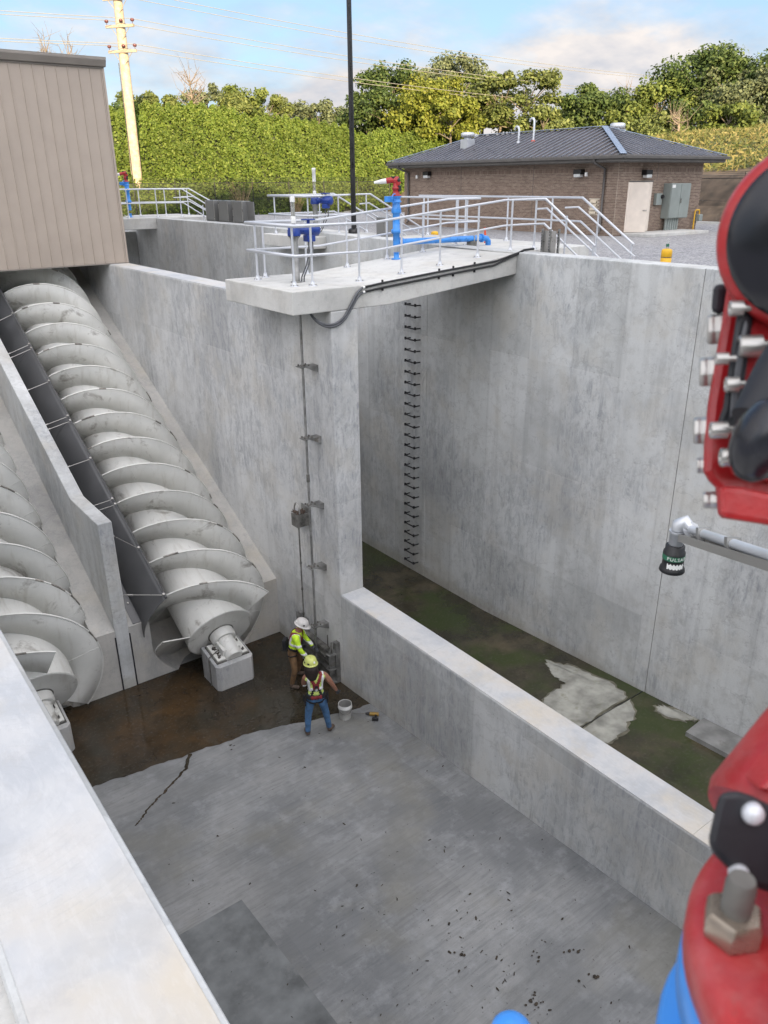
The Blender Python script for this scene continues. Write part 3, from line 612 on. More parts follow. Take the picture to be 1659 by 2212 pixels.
# front bridge platform ---------------------------------------------------
def zdeck(x): return float(np.interp(x, [9.5, 13.1], [-1.81, -1.475]))
def slab(name, label, xs, zs, y0, y1, th, cham=.018):
    t = thing(name, label, 'concrete bridge', (xs[0], y0, zs[0] - th)); n = len(xs)
    up = [(x, y0, z) for x, z in zip(xs, zs)]; dn = [(x, y0, z - th) for x, z in zip(xs, zs)]
    MB().prism(up + dn[::-1], (0, y1 - y0, 0)).build('deck_slab', 'concrete_deck', t, bevel=cham); return t
slab('bridge_platform', 'pale concrete bridge with aluminium railings, spanning from the pier to the gravel yard', [7.35, 8.15, 9.5, 13.018], [-1.81, -1.81, -1.81, -1.478], 12.5, 15.15, .42)
t = thing('landing_slab', 'concrete landing on the yard side at the bridge end', 'concrete slab', (13.5, 12.6, -2.5))
MB().box((13.51, 12.9, -2.6), (15.9, 19.0, -1.47)).build('deck_slab', 'concrete_deck', t, bevel=.015)
MB().box((XB, 12.62, ZB - .004), (13.508, 15.15, -1.468)).build('deck_edge', 'concrete_deck', t)
MB().box((13.51, 19.004, -2.6), (14.7, 23.2, -1.42)).build('walk_slab', 'concrete_deck', t, bevel=.015)
# stairs to the gravel
def stairs(name, label, top, d, wv, n=5, rise=.19, tread=.30, width=1.15):
    t = thing(name, label, 'stairs', (top[0], top[1], ZG)); d = np.array(d, float); wv = np.array(wv, float)
    for i in range(n):
        z = top[2] - rise * (i + 1); c = np.array(top) + d * (tread * (i + .5)); h = (z - ZG + .1) / 2
        MB().obox((c[0], c[1], z - h), [d, wv, (0, 0, 1)], (tread / 2 - .002, width / 2, h)).build('step', 'concrete_deck', t, bevel=.01)
stairs('concrete_steps', 'concrete steps going down from the landing beside the bank wall', (14.9, 12.9, -1.47), (0, -1, 0), (1, 0, 0))
stairs('concrete_steps', 'concrete steps going down beside the black light pole', (14.72, 21.6, -1.42), (1, 0, 0), (0, 1, 0))

RAILN = 'aluminium pipe railings'
def railing(label, lines, posts, z1=1.07, z2=.55, group=RAILN, extra=()):
    """lines: list of 3-D polylines at deck level; posts: deck points"""
    p0 = posts[0]; t = thing('pipe_railing', label, 'railing', tuple(p0), group)
    for ln in lines:
        MB().tube([np.array(p) + (0, 0, z1) for p in ln], .0245, 10).build('top_rail', 'aluminium', t)
        MB().tube([np.array(p) + (0, 0, z2) for p in ln], .0215, 10).build('mid_rail', 'aluminium', t)
    for p in posts:
        p = np.array(p, float); a = MB().cyl(p, p + (0, 0, z1 - .01), .0225, 10).build('post', 'aluminium', t)
        MB().lathe(p, (0, 0, 1), [(.085, 0), (.085, .012), (.042, .014), (.036, .09)], 12).build('base_flange', 'aluminium', a)
        for q in range(4):
            an = q * math.pi / 2 + .78; MB().lathe(p + (.065 * math.cos(an), .065 * math.sin(an), .012), (0, 0, 1), [(.012, 0), (.012, .022)], 6).build('anchor_bolt', 'stainless', a)
    for r in extra: MB().tube(r, .021, 10).build('hand_rail', 'aluminium', t)
    return t
D = lambda x, y: (x, y, zdeck(x))
railing('aluminium railing round the bridge tip and along its front edge, down to the steps',
        [[D(14.1, 14.9), D(13.1, 14.9), D(9.5, 14.9), D(7.78, 14.9), D(7.78, 13.03), D(9.5, 13.03), D(13.1, 13.03), (13.75, 13.1, -1.475), (14.3, 12.95, -1.475), (14.3, 11.45, -2.40)]],
        [D(8.15, 14.9), D(9.15, 14.9), D(10.2, 14.9), D(11.3, 14.9), D(12.35, 14.9), D(13.38, 14.9), D(7.80, 14.58), D(7.80, 13.16), D(8.12, 13.03), D(9.20, 13.03), D(10.25, 13.03), D(11.27, 13.03), D(12.34, 13.03), D(13.34, 13.03), (14.15, 13.08, -1.475), (14.3, 12.3, -1.8), (14.3, 11.5, -2.38)],
        extra=[[(14.36, 13.25, -.62), (14.36, 12.95, -.60), (14.36, 11.35, -1.58)]])
railing('aluminium railing on the yard side of the landing and its steps',
        [[(15.6, 19.0, -1.47), (15.6, 13.0, -1.47), (15.5, 12.9, -1.47), (15.5, 11.35, -2.42)]],
        [(15.6, 18.6, -1.47), (15.6, 17.0, -1.47), (15.6, 15.4, -1.47), (15.6, 13.9, -1.47), (15.5, 12.4, -1.75), (15.5, 11.4, -2.38)],
        extra=[[(15.44, 13.35, -.62), (15.44, 12.95, -.60), (15.44, 11.25, -1.60)]])
railing('short aluminium railing turning the corner from the bridge along the landing',
        [[(14.15, 14.9, -1.475), (14.15, 15.6, -1.47), (14.1, 18.2, -1.47)]], [(13.75, 14.93, -1.468), (14.14, 15.7, -1.47), (14.12, 17.0, -1.47)])
# small platform further back on the bank wall
slab('gate_platform', 'small concrete platform hung on the bank wall with a blue gate drive', [12.42, XB - .002], [-1.455, -1.455], 20.05, 22.7, .33)
railing('aluminium railing round the small platform with the second blue drive',
        [[(14.5, 22.55, -1.44), (12.6, 22.55, -1.45), (12.6, 20.25, -1.45), (14.6, 20.25, -1.42), (14.75, 20.25, -1.42), (16.7, 20.25, -2.42)], [(14.5, 22.2, -1.42), (14.75, 22.2, -1.42), (16.7, 22.2, -2.42)]],
        [(12.66, 22.3, -1.455), (12.66, 20.4, -1.455), (13.6, 20.25, -1.42), (14.6, 20.25, -1.42), (14.4, 22.5, -1.42), (15.7, 20.25, -1.95), (16.6, 20.25, -2.40), (16.6, 22.2, -2.40)],
        extra=[[(14.4, 20.32, -.62), (14.75, 20.32, -.60), (16.8, 20.32, -1.6)]])
# far-left platform by the screw house
slab('far_platform', 'concrete platform next to the tan building with a red monitor on it', [9.2, XB - .002], [-1.29, -1.29], 32.6, 34.95, .42)
t = thing('far_landing', 'concrete landing beyond the far platform', 'concrete slab', (13.51, 32.6, -2.5)); MB().box((13.51, 32.4, -2.6), (15.6, 36.4, -1.30)).build('deck_slab', 'concrete_deck', t)
railing('aluminium railing along the front of the far platform by the tan building',
        [[(9.3, 32.85, -1.29), (13.2, 32.85, -1.29), (14.3, 32.7, -1.30), (15.3, 31.1, -2.3)]], [(9.8, 32.85, -1.29), (10.9, 32.85, -1.29), (12.0, 32.85, -1.29), (13.2, 32.85, -1.29), (14.2, 32.75, -1.30), (14.8, 31.95, -1.9), (15.25, 31.2, -2.4)], extra=[[(13.9, 32.72, -.55), (14.4, 32.6, -.55), (15.4, 31.0, -1.5)]])
railing('aluminium railing along the back of the far platform, hedge behind it',
        [[(9.3, 34.7, -1.29), (13.2, 34.7, -1.29), (15.4, 34.5, -1.30), (16.6, 32.9, -2.3)]], [(9.8, 34.7, -1.29), (10.9, 34.7, -1.29), (12.0, 34.7, -1.29), (13.2, 34.7, -1.29), (14.3, 34.6, -1.30), (15.3, 34.5, -1.30), (16.5, 33.0, -2.4)], extra=[[(15.0, 34.5, -.55), (15.5, 34.4, -.55), (16.7, 32.8, -1.5)]])

# near platform that carries the camera and the big monitor
slab('near_platform', 'pale concrete platform under the large red monitor', [-3.2, .78], [-1.75, -1.75], -2.2, .52, .42)

# gate drives -------------------------------------------------------------
def drive(x, y, z, name, label, s=1.0, ang=0.0):
    t = thing(name, label, 'valve actuator', (x, y, z), 'blue gate drives on pedestals'); c, s_ = math.cos(ang), math.sin(ang)
    P = lambda a, b, h: (x + a * c - b * s_, y + a * s_ + b * c, z + h)
    MB().lathe((x, y, z), (0, 0, 1), [(.11, 0), (.11, .02), (.072, .022), (.072, .76), (.078, .80), (.10, .84), (.10, .86)], 20).build('pedestal', 'stainless_dull', t)
    MB().lathe(P(0, 0, .86), (0, 0, 1), [(.125, 0), (.125, .10), (.115, .12), (.115, .17), (.06, .19)], 24).build('gear_head', 'blue_dark', t)
    for k in range(8): a = k * math.pi / 4; MB().lathe(P(.105 * math.cos(a), .105 * math.sin(a), .84), (0, 0, 1), [(.012, 0), (.012, .03)], 6).build('bolt', 'steel_dirty', t)
    MB().lathe(P(.08, 0, .95), (c, s_, 0), [(.075, 0), (.075, .15), (.10, .17), (.12, .20), (.12, .42), (.10, .46), (.03, .47)], 24).build('motor_housing', 'blue_dark', t)
    MB().obox(P(.34, .0, .80), [(c, s_, 0), (-s_, c, 0), (0, 0, 1)], (.09, .09, .06)).build('terminal_box', 'blue_dark', t, bevel=.015)
    MB().lathe(P(.33, 0, 1.06), (0, 0, 1), [(.03, 0), (.03, .07), (.05, .08)], 12).build('wheel_hub', 'blue_dark', t)
    w_ = MB(); cc = np.array(P(.33, 0, 1.14)); w_.tube([cc + (.13 * math.cos(a), .13 * math.sin(a), 0) for a in np.linspace(0, 2 * math.pi, 25)], .012, 6, False)
    for k in range(3): a = k * 2.094; w_.tube([cc, cc + (.13 * math.cos(a), .13 * math.sin(a), 0)], .009, 5)
    w_.build('hand_wheel', 'blue_dark', t)
    MB().lathe(P(0, 0, 1.05), (0, 0, 1), [(.042, 0), (.042, .03)], 16).build('cover_base', 'black_plastic', t)
    MB().lathe(P(0, 0, 1.08), (0, 0, 1), [(.048, 0), (.048, .12), (.04, .13)], 16).build('cover_collar', 'white_plastic', t)
    MB().lathe(P(0, 0, 1.2), (0, 0, 1), [(.040, 0), (.040, .29)], 16).build('stem_cover', 'clear_tube', t)
    MB().lathe(P(0, 0, 1.14), (0, 0, 1), [(.014, 0), (.014, .22)], 8).build('stem_top', 'stainless', t)
    MB().lathe(P(0, 0, 1.46), (0, 0, 1), [(.047, 0), (.047, .08), (.035, .10)], 16).build('cap', 'white_plastic', t)
    for k, off in enumerate((.02, .11)):
        MB().tube([P(.30 + off, 0, .74), P(.30 + off, 0, .55), P(.22 + off * .6, -.02, .3), P(.10 + off * .6, -.03, .10), P(.09 + off * .6, -.03, 0)], .014, 8).build('flex_conduit', 'rubber_grey', t)
drive(8.18, 13.72, -1.81, 'gate_drive', 'blue motor drive with clear stem cover on the bridge tip')
drive(13.0, 20.55, -1.45, 'gate_drive', 'blue motor drive with tall white stem cover on the small platform', ang=-1.0)
t = thing('stem_cover_pipe', 'tall white plastic pipe standing on the second blue drive', 'pipe', (13.0, 20.55, -.0)); MB().lathe((13.0, 20.55, .02), (0, 0, 1), [(.05, -.02), (.05, .26), (.055, .265), (.055, .33), (.04, .34)], 14).build('pipe', 'white_plastic', t)

# gate stem on the tall wall ------------------------------------------------
gx, gy = 7.86, 13.11
t = thing('gate_lifting_rod', 'long vertical steel gate stem in brackets on the tall wall', 'gate stem', (gx, gy, -10.0))
MB().cyl((gx, gy, -10.0), (gx, gy, -2.24), .026, 12).build('rod', 'stainless_dull', t)
MB().lathe((gx, gy, -5.72), (0, 0, 1), [(.036, 0), (.036, .16)], 12).build('coupling', 'steel_dirty', t)
for z in (-3.33, -4.79, -6.25, -7.70, -9.16):
    b = MB().prism([(gx - .10, gy - .10, z), (XA, gy - .10, z), (XA, gy + .10, z), (gx - .10, gy + .10, z)], (0, 0, .018)).build('stem_guide', 'stainless_dull', t)
    for sy in (-.095, .095): MB().prism([(XA, gy + sy, z), (gx + .02, gy + sy, z), (XA, gy + sy, z - .13)], (0, .008 if sy < 0 else -.008, 0)).build('gusset', 'stainless_dull', b)
    MB().lathe((gx, gy, z + .018), (0, 0, 1), [(.055, 0), (.055, .022), (.045, .03)], 8).build('bushing', 'steel_dirty', b)
    for sx, sy in ((-.06, -.06), (-.06, .06), (.10, -.06), (.10, .06)): MB().lathe((gx + sx, gy + sy, z + .018), (0, 0, 1), [(.018, 0), (.018, .035)], 6).build('bolt', 'steel_dirty', b)
# sluice gate at the foot of the wall
t = thing('sluice_gate', 'low steel sluice gate frame bolted at the foot of the tall wall', 'sluice gate', (7.95, 13.1, ZF))
for y in (12.66, 13.96):
    g = MB().box((8.05, y - .06, ZF), (XA, y + .06, -9.45)).build('guide_rail', 'stainless_dull', t)
    MB().box((7.90, y - .015, ZF), (8.048, y + .015, -9.62)).build('guide_web', 'stainless_dull', g)
    for z in (-10.46, -10.1, -9.72): MB().prism([(7.86, y - .075, z), (8.05, y - .09, z), (8.05, y + .09, z), (7.86, y + .075, z)], (0, 0, .016)).build('flange', 'stainless_dull', g)
    for z in (-9.5, -9.38): MB().cyl((7.93, y + (z + 9.44) * 1.2, -9.62), (7.93, y + (z + 9.44) * 1.2, z + .14), .015, 6).build('stud', 'steel_dirty', g)
for z in (-9.66, -9.83): MB().box((7.88, 12.78, z), (8.02, 13.86, z + .05)).build('cross_beam', 'steel_dirty', t)
MB().box((8.04, 12.77, ZF + .01), (8.07, 13.86, -9.86)).build('gate_leaf', 'steel_dirty', t)
for z in (-10.2, -10.0): MB().box((7.96, 12.78, z), (8.04, 13.86, z + .03)).build('stiffener', 'stainless_dull', t)
MB().box((8.06, 14.08, ZF + .02), (8.15, 14.2, -9.35)).build('seal_bar', 'stainless_dull', t)
# float box on the wall
t = thing('junction_box', 'small grey box with arched conduit, mounted on the tall wall', 'box', (8.0, 13.72, -6.95))
b = MB().box((7.84, 13.62, -6.95), (XA - .02, 13.88, -6.66)).build('box_body', 'steel_dirty', t, bevel=.01)
MB().box((XA - .02, 13.56, -6.98), (XA, 13.94, -6.52)).build('back_plate', 'stainless_dull', t)
MB().tube([(7.92, 13.75 - .11 * math.cos(a) + .0, -6.60 + .19 * math.sin(a)) for a in np.linspace(-.2, math.pi + .2, 16)], .018, 8).build('arched_conduit', 'stainless', t)
mb = MB()
for i in range(26): mb.obox((random.uniform(7.88, 8.1), random.uniform(13.65, 13.86), -6.645 + random.uniform(0, .02)), [rng.normal(size=3), rng.normal(size=3), rng.normal(size=3)], (.035, .02, .008))
mb.build('nest_litter', 'boot', t)
t = thing('float_pipe', 'thin vertical pipe hanging below the box on the tall wall', 'pipe', (7.95, 13.72, -9.4))
MB().cyl((7.95, 13.76, -9.45), (7.95, 13.76, -6.955), .017, 8).build('pipe', 'steel_dirty', t)
for z in (-9.2, -8.55, -7.9): MB().lathe((7.95, 13.76, z), (0, 0, 1), [(.026, 0), (.026, .05)], 8).build('coupling', 'steel_dirty', t)

# conduits on the bridge face
def conduit(dz, label):
    t = thing('wall_conduit', label, 'conduit', (9.0, 12.47, -2)); y = 12.47
    MB().tube([(8.92, y, -1.845 + dz), (9.32, y, -1.805 + dz), (10.78, y, -1.692 + dz), (12.30, y, -1.590 + dz * .9), (12.39, y, -1.578 + dz * .8), (13.02, y, -1.432 - .02 + dz * .25), (13.25, y + .06, -1.41 + dz * .1), (13.62, y + .12, -1.405 + dz * .1)], .021, 8).build('pipe', 'black_plastic', t)
    MB().lathe((8.87, y, -1.85 + dz), (1, .0, .08), [(.026, 0), (.026, .05)], 10).build('fitting', 'white_plastic', t)
    for x in (9.35, 10.78, 11.16, 11.75): z = float(np.interp(x, [9.32, 10.78, 12.3], [-1.805, -1.692, -1.59])) + dz; s_ = 1 if dz == 0 else -1; MB().box((x - .012, y - .01, z + min(0, s_ * .06)), (x + .012, 12.498, z + max(0, s_ * .06))).build('clamp', 'black_plastic', t)
    pts = [(8.88, y, -1.85 + dz), (8.74, y - .01, -1.92 + dz), (8.60, y - .02, -2.12 + dz), (8.40, y - .03, -2.38 + dz * .6), (8.20, y, -2.47 + dz * .5), (8.05, y + .1, -2.47 + dz * .4), (7.90, y + .2, -2.36 + dz * .2), (7.86, y + .3, -2.236)]
    # smooth
    P_ = [np.array(p) for p in pts]
    for _ in range(2): P_ = [P_[0]] + [q for a, b in zip(P_[:-1], P_[1:]) for q in (a * .75 + b * .25, a * .25 + b * .75)] + [P_[-1]]
    MB().tube(P_, .023, 8).build('flex_conduit', 'rubber_grey', t)
conduit(0.0, 'upper of two black conduits clamped along the bridge face')
conduit(-.085, 'lower of two black conduits clamped along the bridge face')
# ladder rungs
proto = None; zr = np.linspace(-2.92, -10.2, 26)
for z in zr:
    if proto is None:
        proto = thing('ladder_rung', 'black plastic ladder rung set in the high channel wall', 'ladder rung', (XB, 15.97, z), 'ladder rungs set in the channel wall')
        MB().tube([(XB + .02, 16.18, z + .0), (XB - .15, 16.17, z), (XB - .17, 16.15, z), (XB - .17, 15.80, z), (XB - .15, 15.78, z), (XB + .02, 15.77, z)], .017, 8).build('rung_bar', 'black_plastic', proto)
        for y in (16.17, 15.78): MB().obox((XB - .17, y, z + .012), [(1, 0, 0), (0, 1, 0), (0, 0, 1)], (.022, .02, .035)).build('end_stop', 'black_plastic', proto)
    else:
        c = copy_tree(proto); c.location = (XB, 15.97, z)
        c['label'] = 'black ladder rung between the topmost and the lowest one in the high channel wall'
proto['label'] = 'topmost black ladder rung in the high channel wall, just under the bridge'; c['label'] = 'lowest black ladder rung in the high channel wall, just above the wet floor'

# monitors ---------------------------------------------------------------
def monitor(x, y, z, label, top, s=1.0, pipe=None, nozdir=(-.8, .55, -.12)):
    t = thing('water_monitor', label, 'water monitor', (x, y, z), 'red water monitors on blue pipes'); H = top - z
    h = lambda q: z + H * q
    c = lambda q: (x, y, h(q))
    MB().lathe(c(0), (0, 0, 1), [(.115, 0), (.115, .02), (.06, .025), (.06, .14), (.075, .15)], 20).build('foot_flange', 'blue_paint', t)
    MB().lathe(c(.16), (0, 0, 1), [(.075, 0), (.075, H * .17), (.10, H * .17), (.10, H * .18), (.115, H * .18), (.115, H * .22), (.08, H * .23), (.08, H * .42), (.11, H * .425), (.11, H * .45), (.115, H * .46), (.09, H * .5), (.075, H * .58)], 22).build('riser_pipe', 'blue_paint', t)
    MB().lathe(c(.72), (0, 0, 1), [(.11, 0), (.11, .03), (.09, .04), (.09, .09), (.115, .10), (.115, .13)], 22).build('valve_body', 'blue_paint', t)
    MB().obox((x - .17, y + .04, h(.76)), [(1, 0, 0), (0, 1, 0), (0, 0, 1)], (.09, .06, .06)).build('gear_box', 'blue_paint', t, bevel=.012)
    w_ = MB(); cc = np.array((x - .12, y - .08, h(.765))); 
    w_.tube([cc + .10 * (math.cos(a) * np.array((.9, .43, 0)) + math.sin(a) * np.array((0, 0, 1))) for a in np.linspace(0, 2 * math.pi, 21)], .012, 6, False)
    for k in range(3): a = k * 2.094 + .5; w_.tube([cc, cc + .10 * (math.cos(a) * np.array((.9, .43, 0)) + math.sin(a) * np.array((0, 0, 1)))], .008, 5)
    w_.build('hand_wheel', 'blue_paint', t)
    q = np.array(c(.80)); nd = nrm(nozdir)
    MB().lathe(q, (0, 0, 1), [(.115, 0), (.115, .02), (.075, .03), (.075, .13), (.095, .14), (.095, .17), (.07, .18), (.07, .27)], 22).build('swivel_base', 'red_paint', t)
    e_ = q + (0, 0, .20); pts = [e_, e_ + (.02, -.01, .07), e_ + (.0, 0, .12)] + [e_ + (0, 0, .13) + nd * k for k in (.06, .14, .22)]
    MB().tube(pts, [.07, .075, .075, .065, .06, .06], 16).build('elbow_body', 'red_paint', t)
    MB().ball(tuple(e_ + (.01, -.06, .11)), .055, 14, (1, .6, 1)).build('gear_cover', 'black_plastic', t)
    MB().obox(e_ + (.03, -.075, -.05), [(1, 0, 0), (0, 1, 0), (0, 0, 1)], (.04, .025, .06)).build('motor_cover', 'black_plastic', t, bevel=.01)
    MB().obox(e_ + (-.06, .02, .17), [(1, 0, 0), (0, 1, 0), (0, 0, 1)], (.04, .04, .025)).build('top_cover', 'black_plastic', t, bevel=.01)
    f_ = pts[-1]; MB().tube([f_, f_ + nd * .10, f_ + nd * .27], [.055, .05, .025], 14).build('nozzle', 'white_plastic' if nd[0] < -.7 else 'black_plastic', t)
    if pipe:
        (x1, zz, z1) = pipe; p = MB().tube([(x + .05, y, h(.22)), (x1 - .12, y, zz), (x1 - .03, y, zz - .02), (x1 + .02, y, zz - .08), (x1 + .03, y, z1)], .068, 16).build('supply_pipe', 'blue_paint', t)
        for xx in (x + .12, x1 - .22): zq = np.interp(xx, [x, x1], [h(.22), zz]); MB().lathe((xx, y, zq), (1, 0, 0), [(.10, 0), (.10, .04)], 18).build('pipe_flange', 'blue_paint', p)
        MB().box((x1 - .62, y - .07, z1), (x1 - .38, y + .07, zz - .055)).build('pipe_support', 'steel_dirty', t)
        MB().box((x1 - .51, y - .072, zz - .06), (x1 - .48, y + .072, zz + .072)).build('pipe_strap', 'stainless', p)
    return t
monitor(11.40, 14.68, -1.633, 'red water monitor with white nozzle on a blue riser, on the bridge', .03, pipe=(14.22, -1.30, -1.47))
monitor(12.45, 33.9, -1.29, 'red water monitor on a blue riser on the far platform by the tan building', .40, nozdir=(-.9, .3, -.2)) 
t = thing('marker_cone', 'small orange marker stake standing on the landing', 'marker', (14.6, 15.2, -1.47)); MB().tube([(14.66, 15.2, -1.47), (14.62, 15.2, -1.1)], [.035, .02], 8).build('stake', 'orange_plastic', t)

# light pole ---------------------------------------------------------------
t = thing('light_pole', 'tall slim black light pole behind the bridge', 'light pole', (14.1, 20.2, -1.42))
MB().lathe((14.1, 20.2, -1.42), (0, 0, 1), [(.17, 0), (.17, .10), (.14, .13), (.085, .15)], 20).build('base_cover', 'black_paint', t, fix=True)
MB().tube([(14.1, 20.2, -1.30), (14.1, 20.2, 9.5)], [.075, .06], 16).build('shaft', 'black_paint', t)
# stainless cabinets along the bank wall top
for i, (ya, yb) in enumerate(((28.42, 29.14), (27.32, 28.05), (26.22, 26.95))):
    t = thing('control_cabinet', ['grey metal cabinet on the far wall top, end of the row toward the far platform', 'grey metal cabinet in the middle of the row of three on the far wall top', 'grey metal cabinet on the far wall top, end of the row toward the light pole'][i], 'cabinet', (13.75, (ya + yb) / 2, -1.3), 'three cabinets on the far wall top')
    MB().box((13.62, ya, -1.6), (13.95, yb, -.60)).build('cabinet_body', 'cabinet_steel', t, bevel=.01)
    MB().box((13.605, ya + .04, -1.28), (13.618, yb - .04, -.64)).build('cabinet_door', 'cabinet_steel', t, bevel=.004)
    for y_ in (ya, yb - .03): MB().box((13.60, y_, -1.29), (13.617, y_ + .03, -.60)).build('edge_trim', 'stainless', t)
t = thing('panel_row_back', 'dark recessed sheet joining the three grey cabinets', 'sheet', (13.9, 27, -1.3)); MB().box((13.80, 25.75, -1.6), (13.83, 29.1, -.62)).build('sheet', 'cabinet_steel', t)
t = thing('control_cabinet', 'single grey metal cabinet beside the light pole foot', 'cabinet', (14.3, 19.2, -1.45)); MB().box((14.2, 18.82, -1.47), (14.55, 19.22, -.95)).build('cabinet_body', 'cabinet_steel', t, bevel=.01); MB().box((14.186, 18.86, -1.4), (14.198, 19.18, -1.0)).build('cabinet_door', 'cabinet_steel', t)
t = thing('strut_frame', 'upright slotted steel strut frame at the head of the steps', 'strut frame', (13.56, 12.2, ZB))
for i, (x_, y_) in enumerate(((13.56, 12.30), (13.60, 12.12), (13.72, 11.98))):
    m_ = MB().box((x_, y_, ZG), (x_ + .04, y_ + .04, -.98)).build('strut', 'stainless_dull', t)
    for k in range(7): MB().box((x_ - .004, y_ + .012, -1.42 + k * .06), (x_ - .001, y_ + .028, -1.39 + k * .06)).build('slot', 'black_satin', m_)
MB().box((13.62, 11.99, -1.5), (13.65, 12.32, -1.02)).build('mounting_plate', 'stainless', t)

# bollards -------------------------------------------------------------------
def bollard(x, y, top, label):
    t = thing('bollard', label, 'bollard', (x, y, ZG)); MB().lathe((x, y, ZG), (0, 0, 1), [(.115, 0), (.115, top - ZG - .19), (.112, top - ZG - .188), (.112, top - ZG - .178), (.115, top - ZG - .176), (.115, top - ZG - .05), (.10, top - ZG - .015), (.04, top - ZG)], 24).build('sleeve', 'yellow_plastic', t)
    MB().lathe((x, y, top - .186), (0, 0, 1), [(.1165, 0), (.1165, .012)], 24).build('stripe', 'trim_brown', t)
bollard(15.75, 10.66, -1.41, 'yellow bollard with a small bottle on top, just behind the bank wall')
bollard(17.4, 20.4, -1.50, 'yellow bollard seen through the bridge railing')
t = thing('water_bottle', 'small clear plastic bottle standing on the yellow bollard', 'bottle', (15.75, 10.66, -1.41)); MB().lathe((15.75, 10.66, -1.41), (0, 0, 1), [(.03, 0), (.032, .02), (.032, .12), (.015, .16), (.014, .18)], 14).build('bottle_body', 'clear_tube', t)
MB().lathe((15.75, 10.66, -1.37), (0, 0, 1), [(.0335, 0), (.0335, .055)], 14).build('label_band', 'green_label', t); MB().lathe((15.75, 10.66, -1.23), (0, 0, 1), [(.017, 0), (.017, .02)], 12).build('cap', 'white_plastic', t)

# ------------------------------------------------------------------ ground, yard, banks
def yard_edge(x): return 62.5 - 0.16 * (x - 26)
def hnoise(x, y): return .35 * math.sin(.21 * x + .8) * math.cos(.17 * y) + .2 * math.sin(.53 * x - .31 * y)
def terrain(x, y):
    db = y - yard_edge(x); dr = x - 44.2
    zb = np.interp(db, [0, 1.0, 4.0, 7.0, 9.0, 40, 200], [0, .6, 4.2, 7.2, 7.9, 8.4, 9.0]) * np.interp(x, [25, 44, 58], [1.0, .86, .75])
    zr_ = np.interp(dr, [0, .8, 4.0, 6.0, 14, 30, 200], [0, .5, 2.7, 3.2, 4.6, 6.4, 8.0])
    z = max(zb, zr_); d = max(db, dr)
    if d > 0: z += hnoise(x, y) * min(1, d / 6)
    # unseen ridge added on the sun side, shaped so its shadow covers the pit
    q = -(x * tx + y * ty); lat = x * ty - y * tx
    if q > 30:
        top = 27.2 - .05 * max(0.0, lat) + 1.6 * math.sin(lat * .11) + 1.0 * math.sin(lat * .31 + 1); z = max(z, float(np.interp(q, [30, 62, 75, 140], [0, top, top, top * .8])) * float(np.interp(abs(lat), [0, 95, 150], [1, 1, .2])))
    return ZG + z
gx_ = sorted(set([-400, -250, -170, -130, -100, -85, -70, -60, -50, -40, -30, -22, -15, -8, -3.3, XL0, XB2, 16, 20, 25, 30, 35, 40] + [round(44.2 + k * .8, 2) for k in range(20)] + [62, 66, 70, 76, 84, 95, 110, 130, 160, 200, 280, 400]))
gy_ = sorted(set([-400, -280, -200, -160, -130, -110, -95, -85, -75, -68, -60, -52, -45, -38, -30, -22, -14, Y0, 0, 6, 12, 18, 24, 30, 36, 42, 48] + [round(53 + k * .8, 2) for k in range(28)] + [76, 80, 86, 95, 110, 130, 160, 200, 280, 400]))
grid = {'gravel_yard': (MB(), 'gravel'), 'vine_slope': (MB(), 'vine_soil'), 'earth_bank': (MB(), 'dirt_bank'), 'hillside': (MB(), 'far_meadow')}
for a, b in zip(gx_[:-1], gx_[1:]):
    for c, d in zip(gy_[:-1], gy_[1:]):
        if a >= XL0 and b <= XB2 and c >= Y0 and d <= 36: continue
        mx, my = (a + b) / 2, (c + d) / 2
        db, dr = my - yard_edge(mx), mx - 44.2
        far = -(mx * tx + my * ty) > 28
        n_ = 'hillside' if far or dr > 6.5 and dr >= db or db > 12 else ('vine_slope' if db > 0 and db >= dr - 3 else ('earth_bank' if dr > 0 else 'gravel_yard'))
        grid[n_][0].add([(a, c, terrain(a, c)), (b, c, terrain(b, c)), (b, d, terrain(b, d)), (a, d, terrain(a, d))], [(0, 1, 2, 3)], True)
for n_, (m_, mt) in grid.items(): struct(m_, n_, mt, fix=False)
struct(MB().box((44.0, 10, ZG), (44.25, 40, ZG + .12)), 'kerb', 'concrete_deck')
struct(MB().box((32.0, 22.6, ZG), (36.6, 24.2, ZG + .13)), 'door_stoop', 'concrete_deck', bevel=.01)
struct(MB().box((-3.2, Y0, ZG), (XL0 + .02, 24.4, ZW - .06)), 'side_apron', 'concrete_deck')

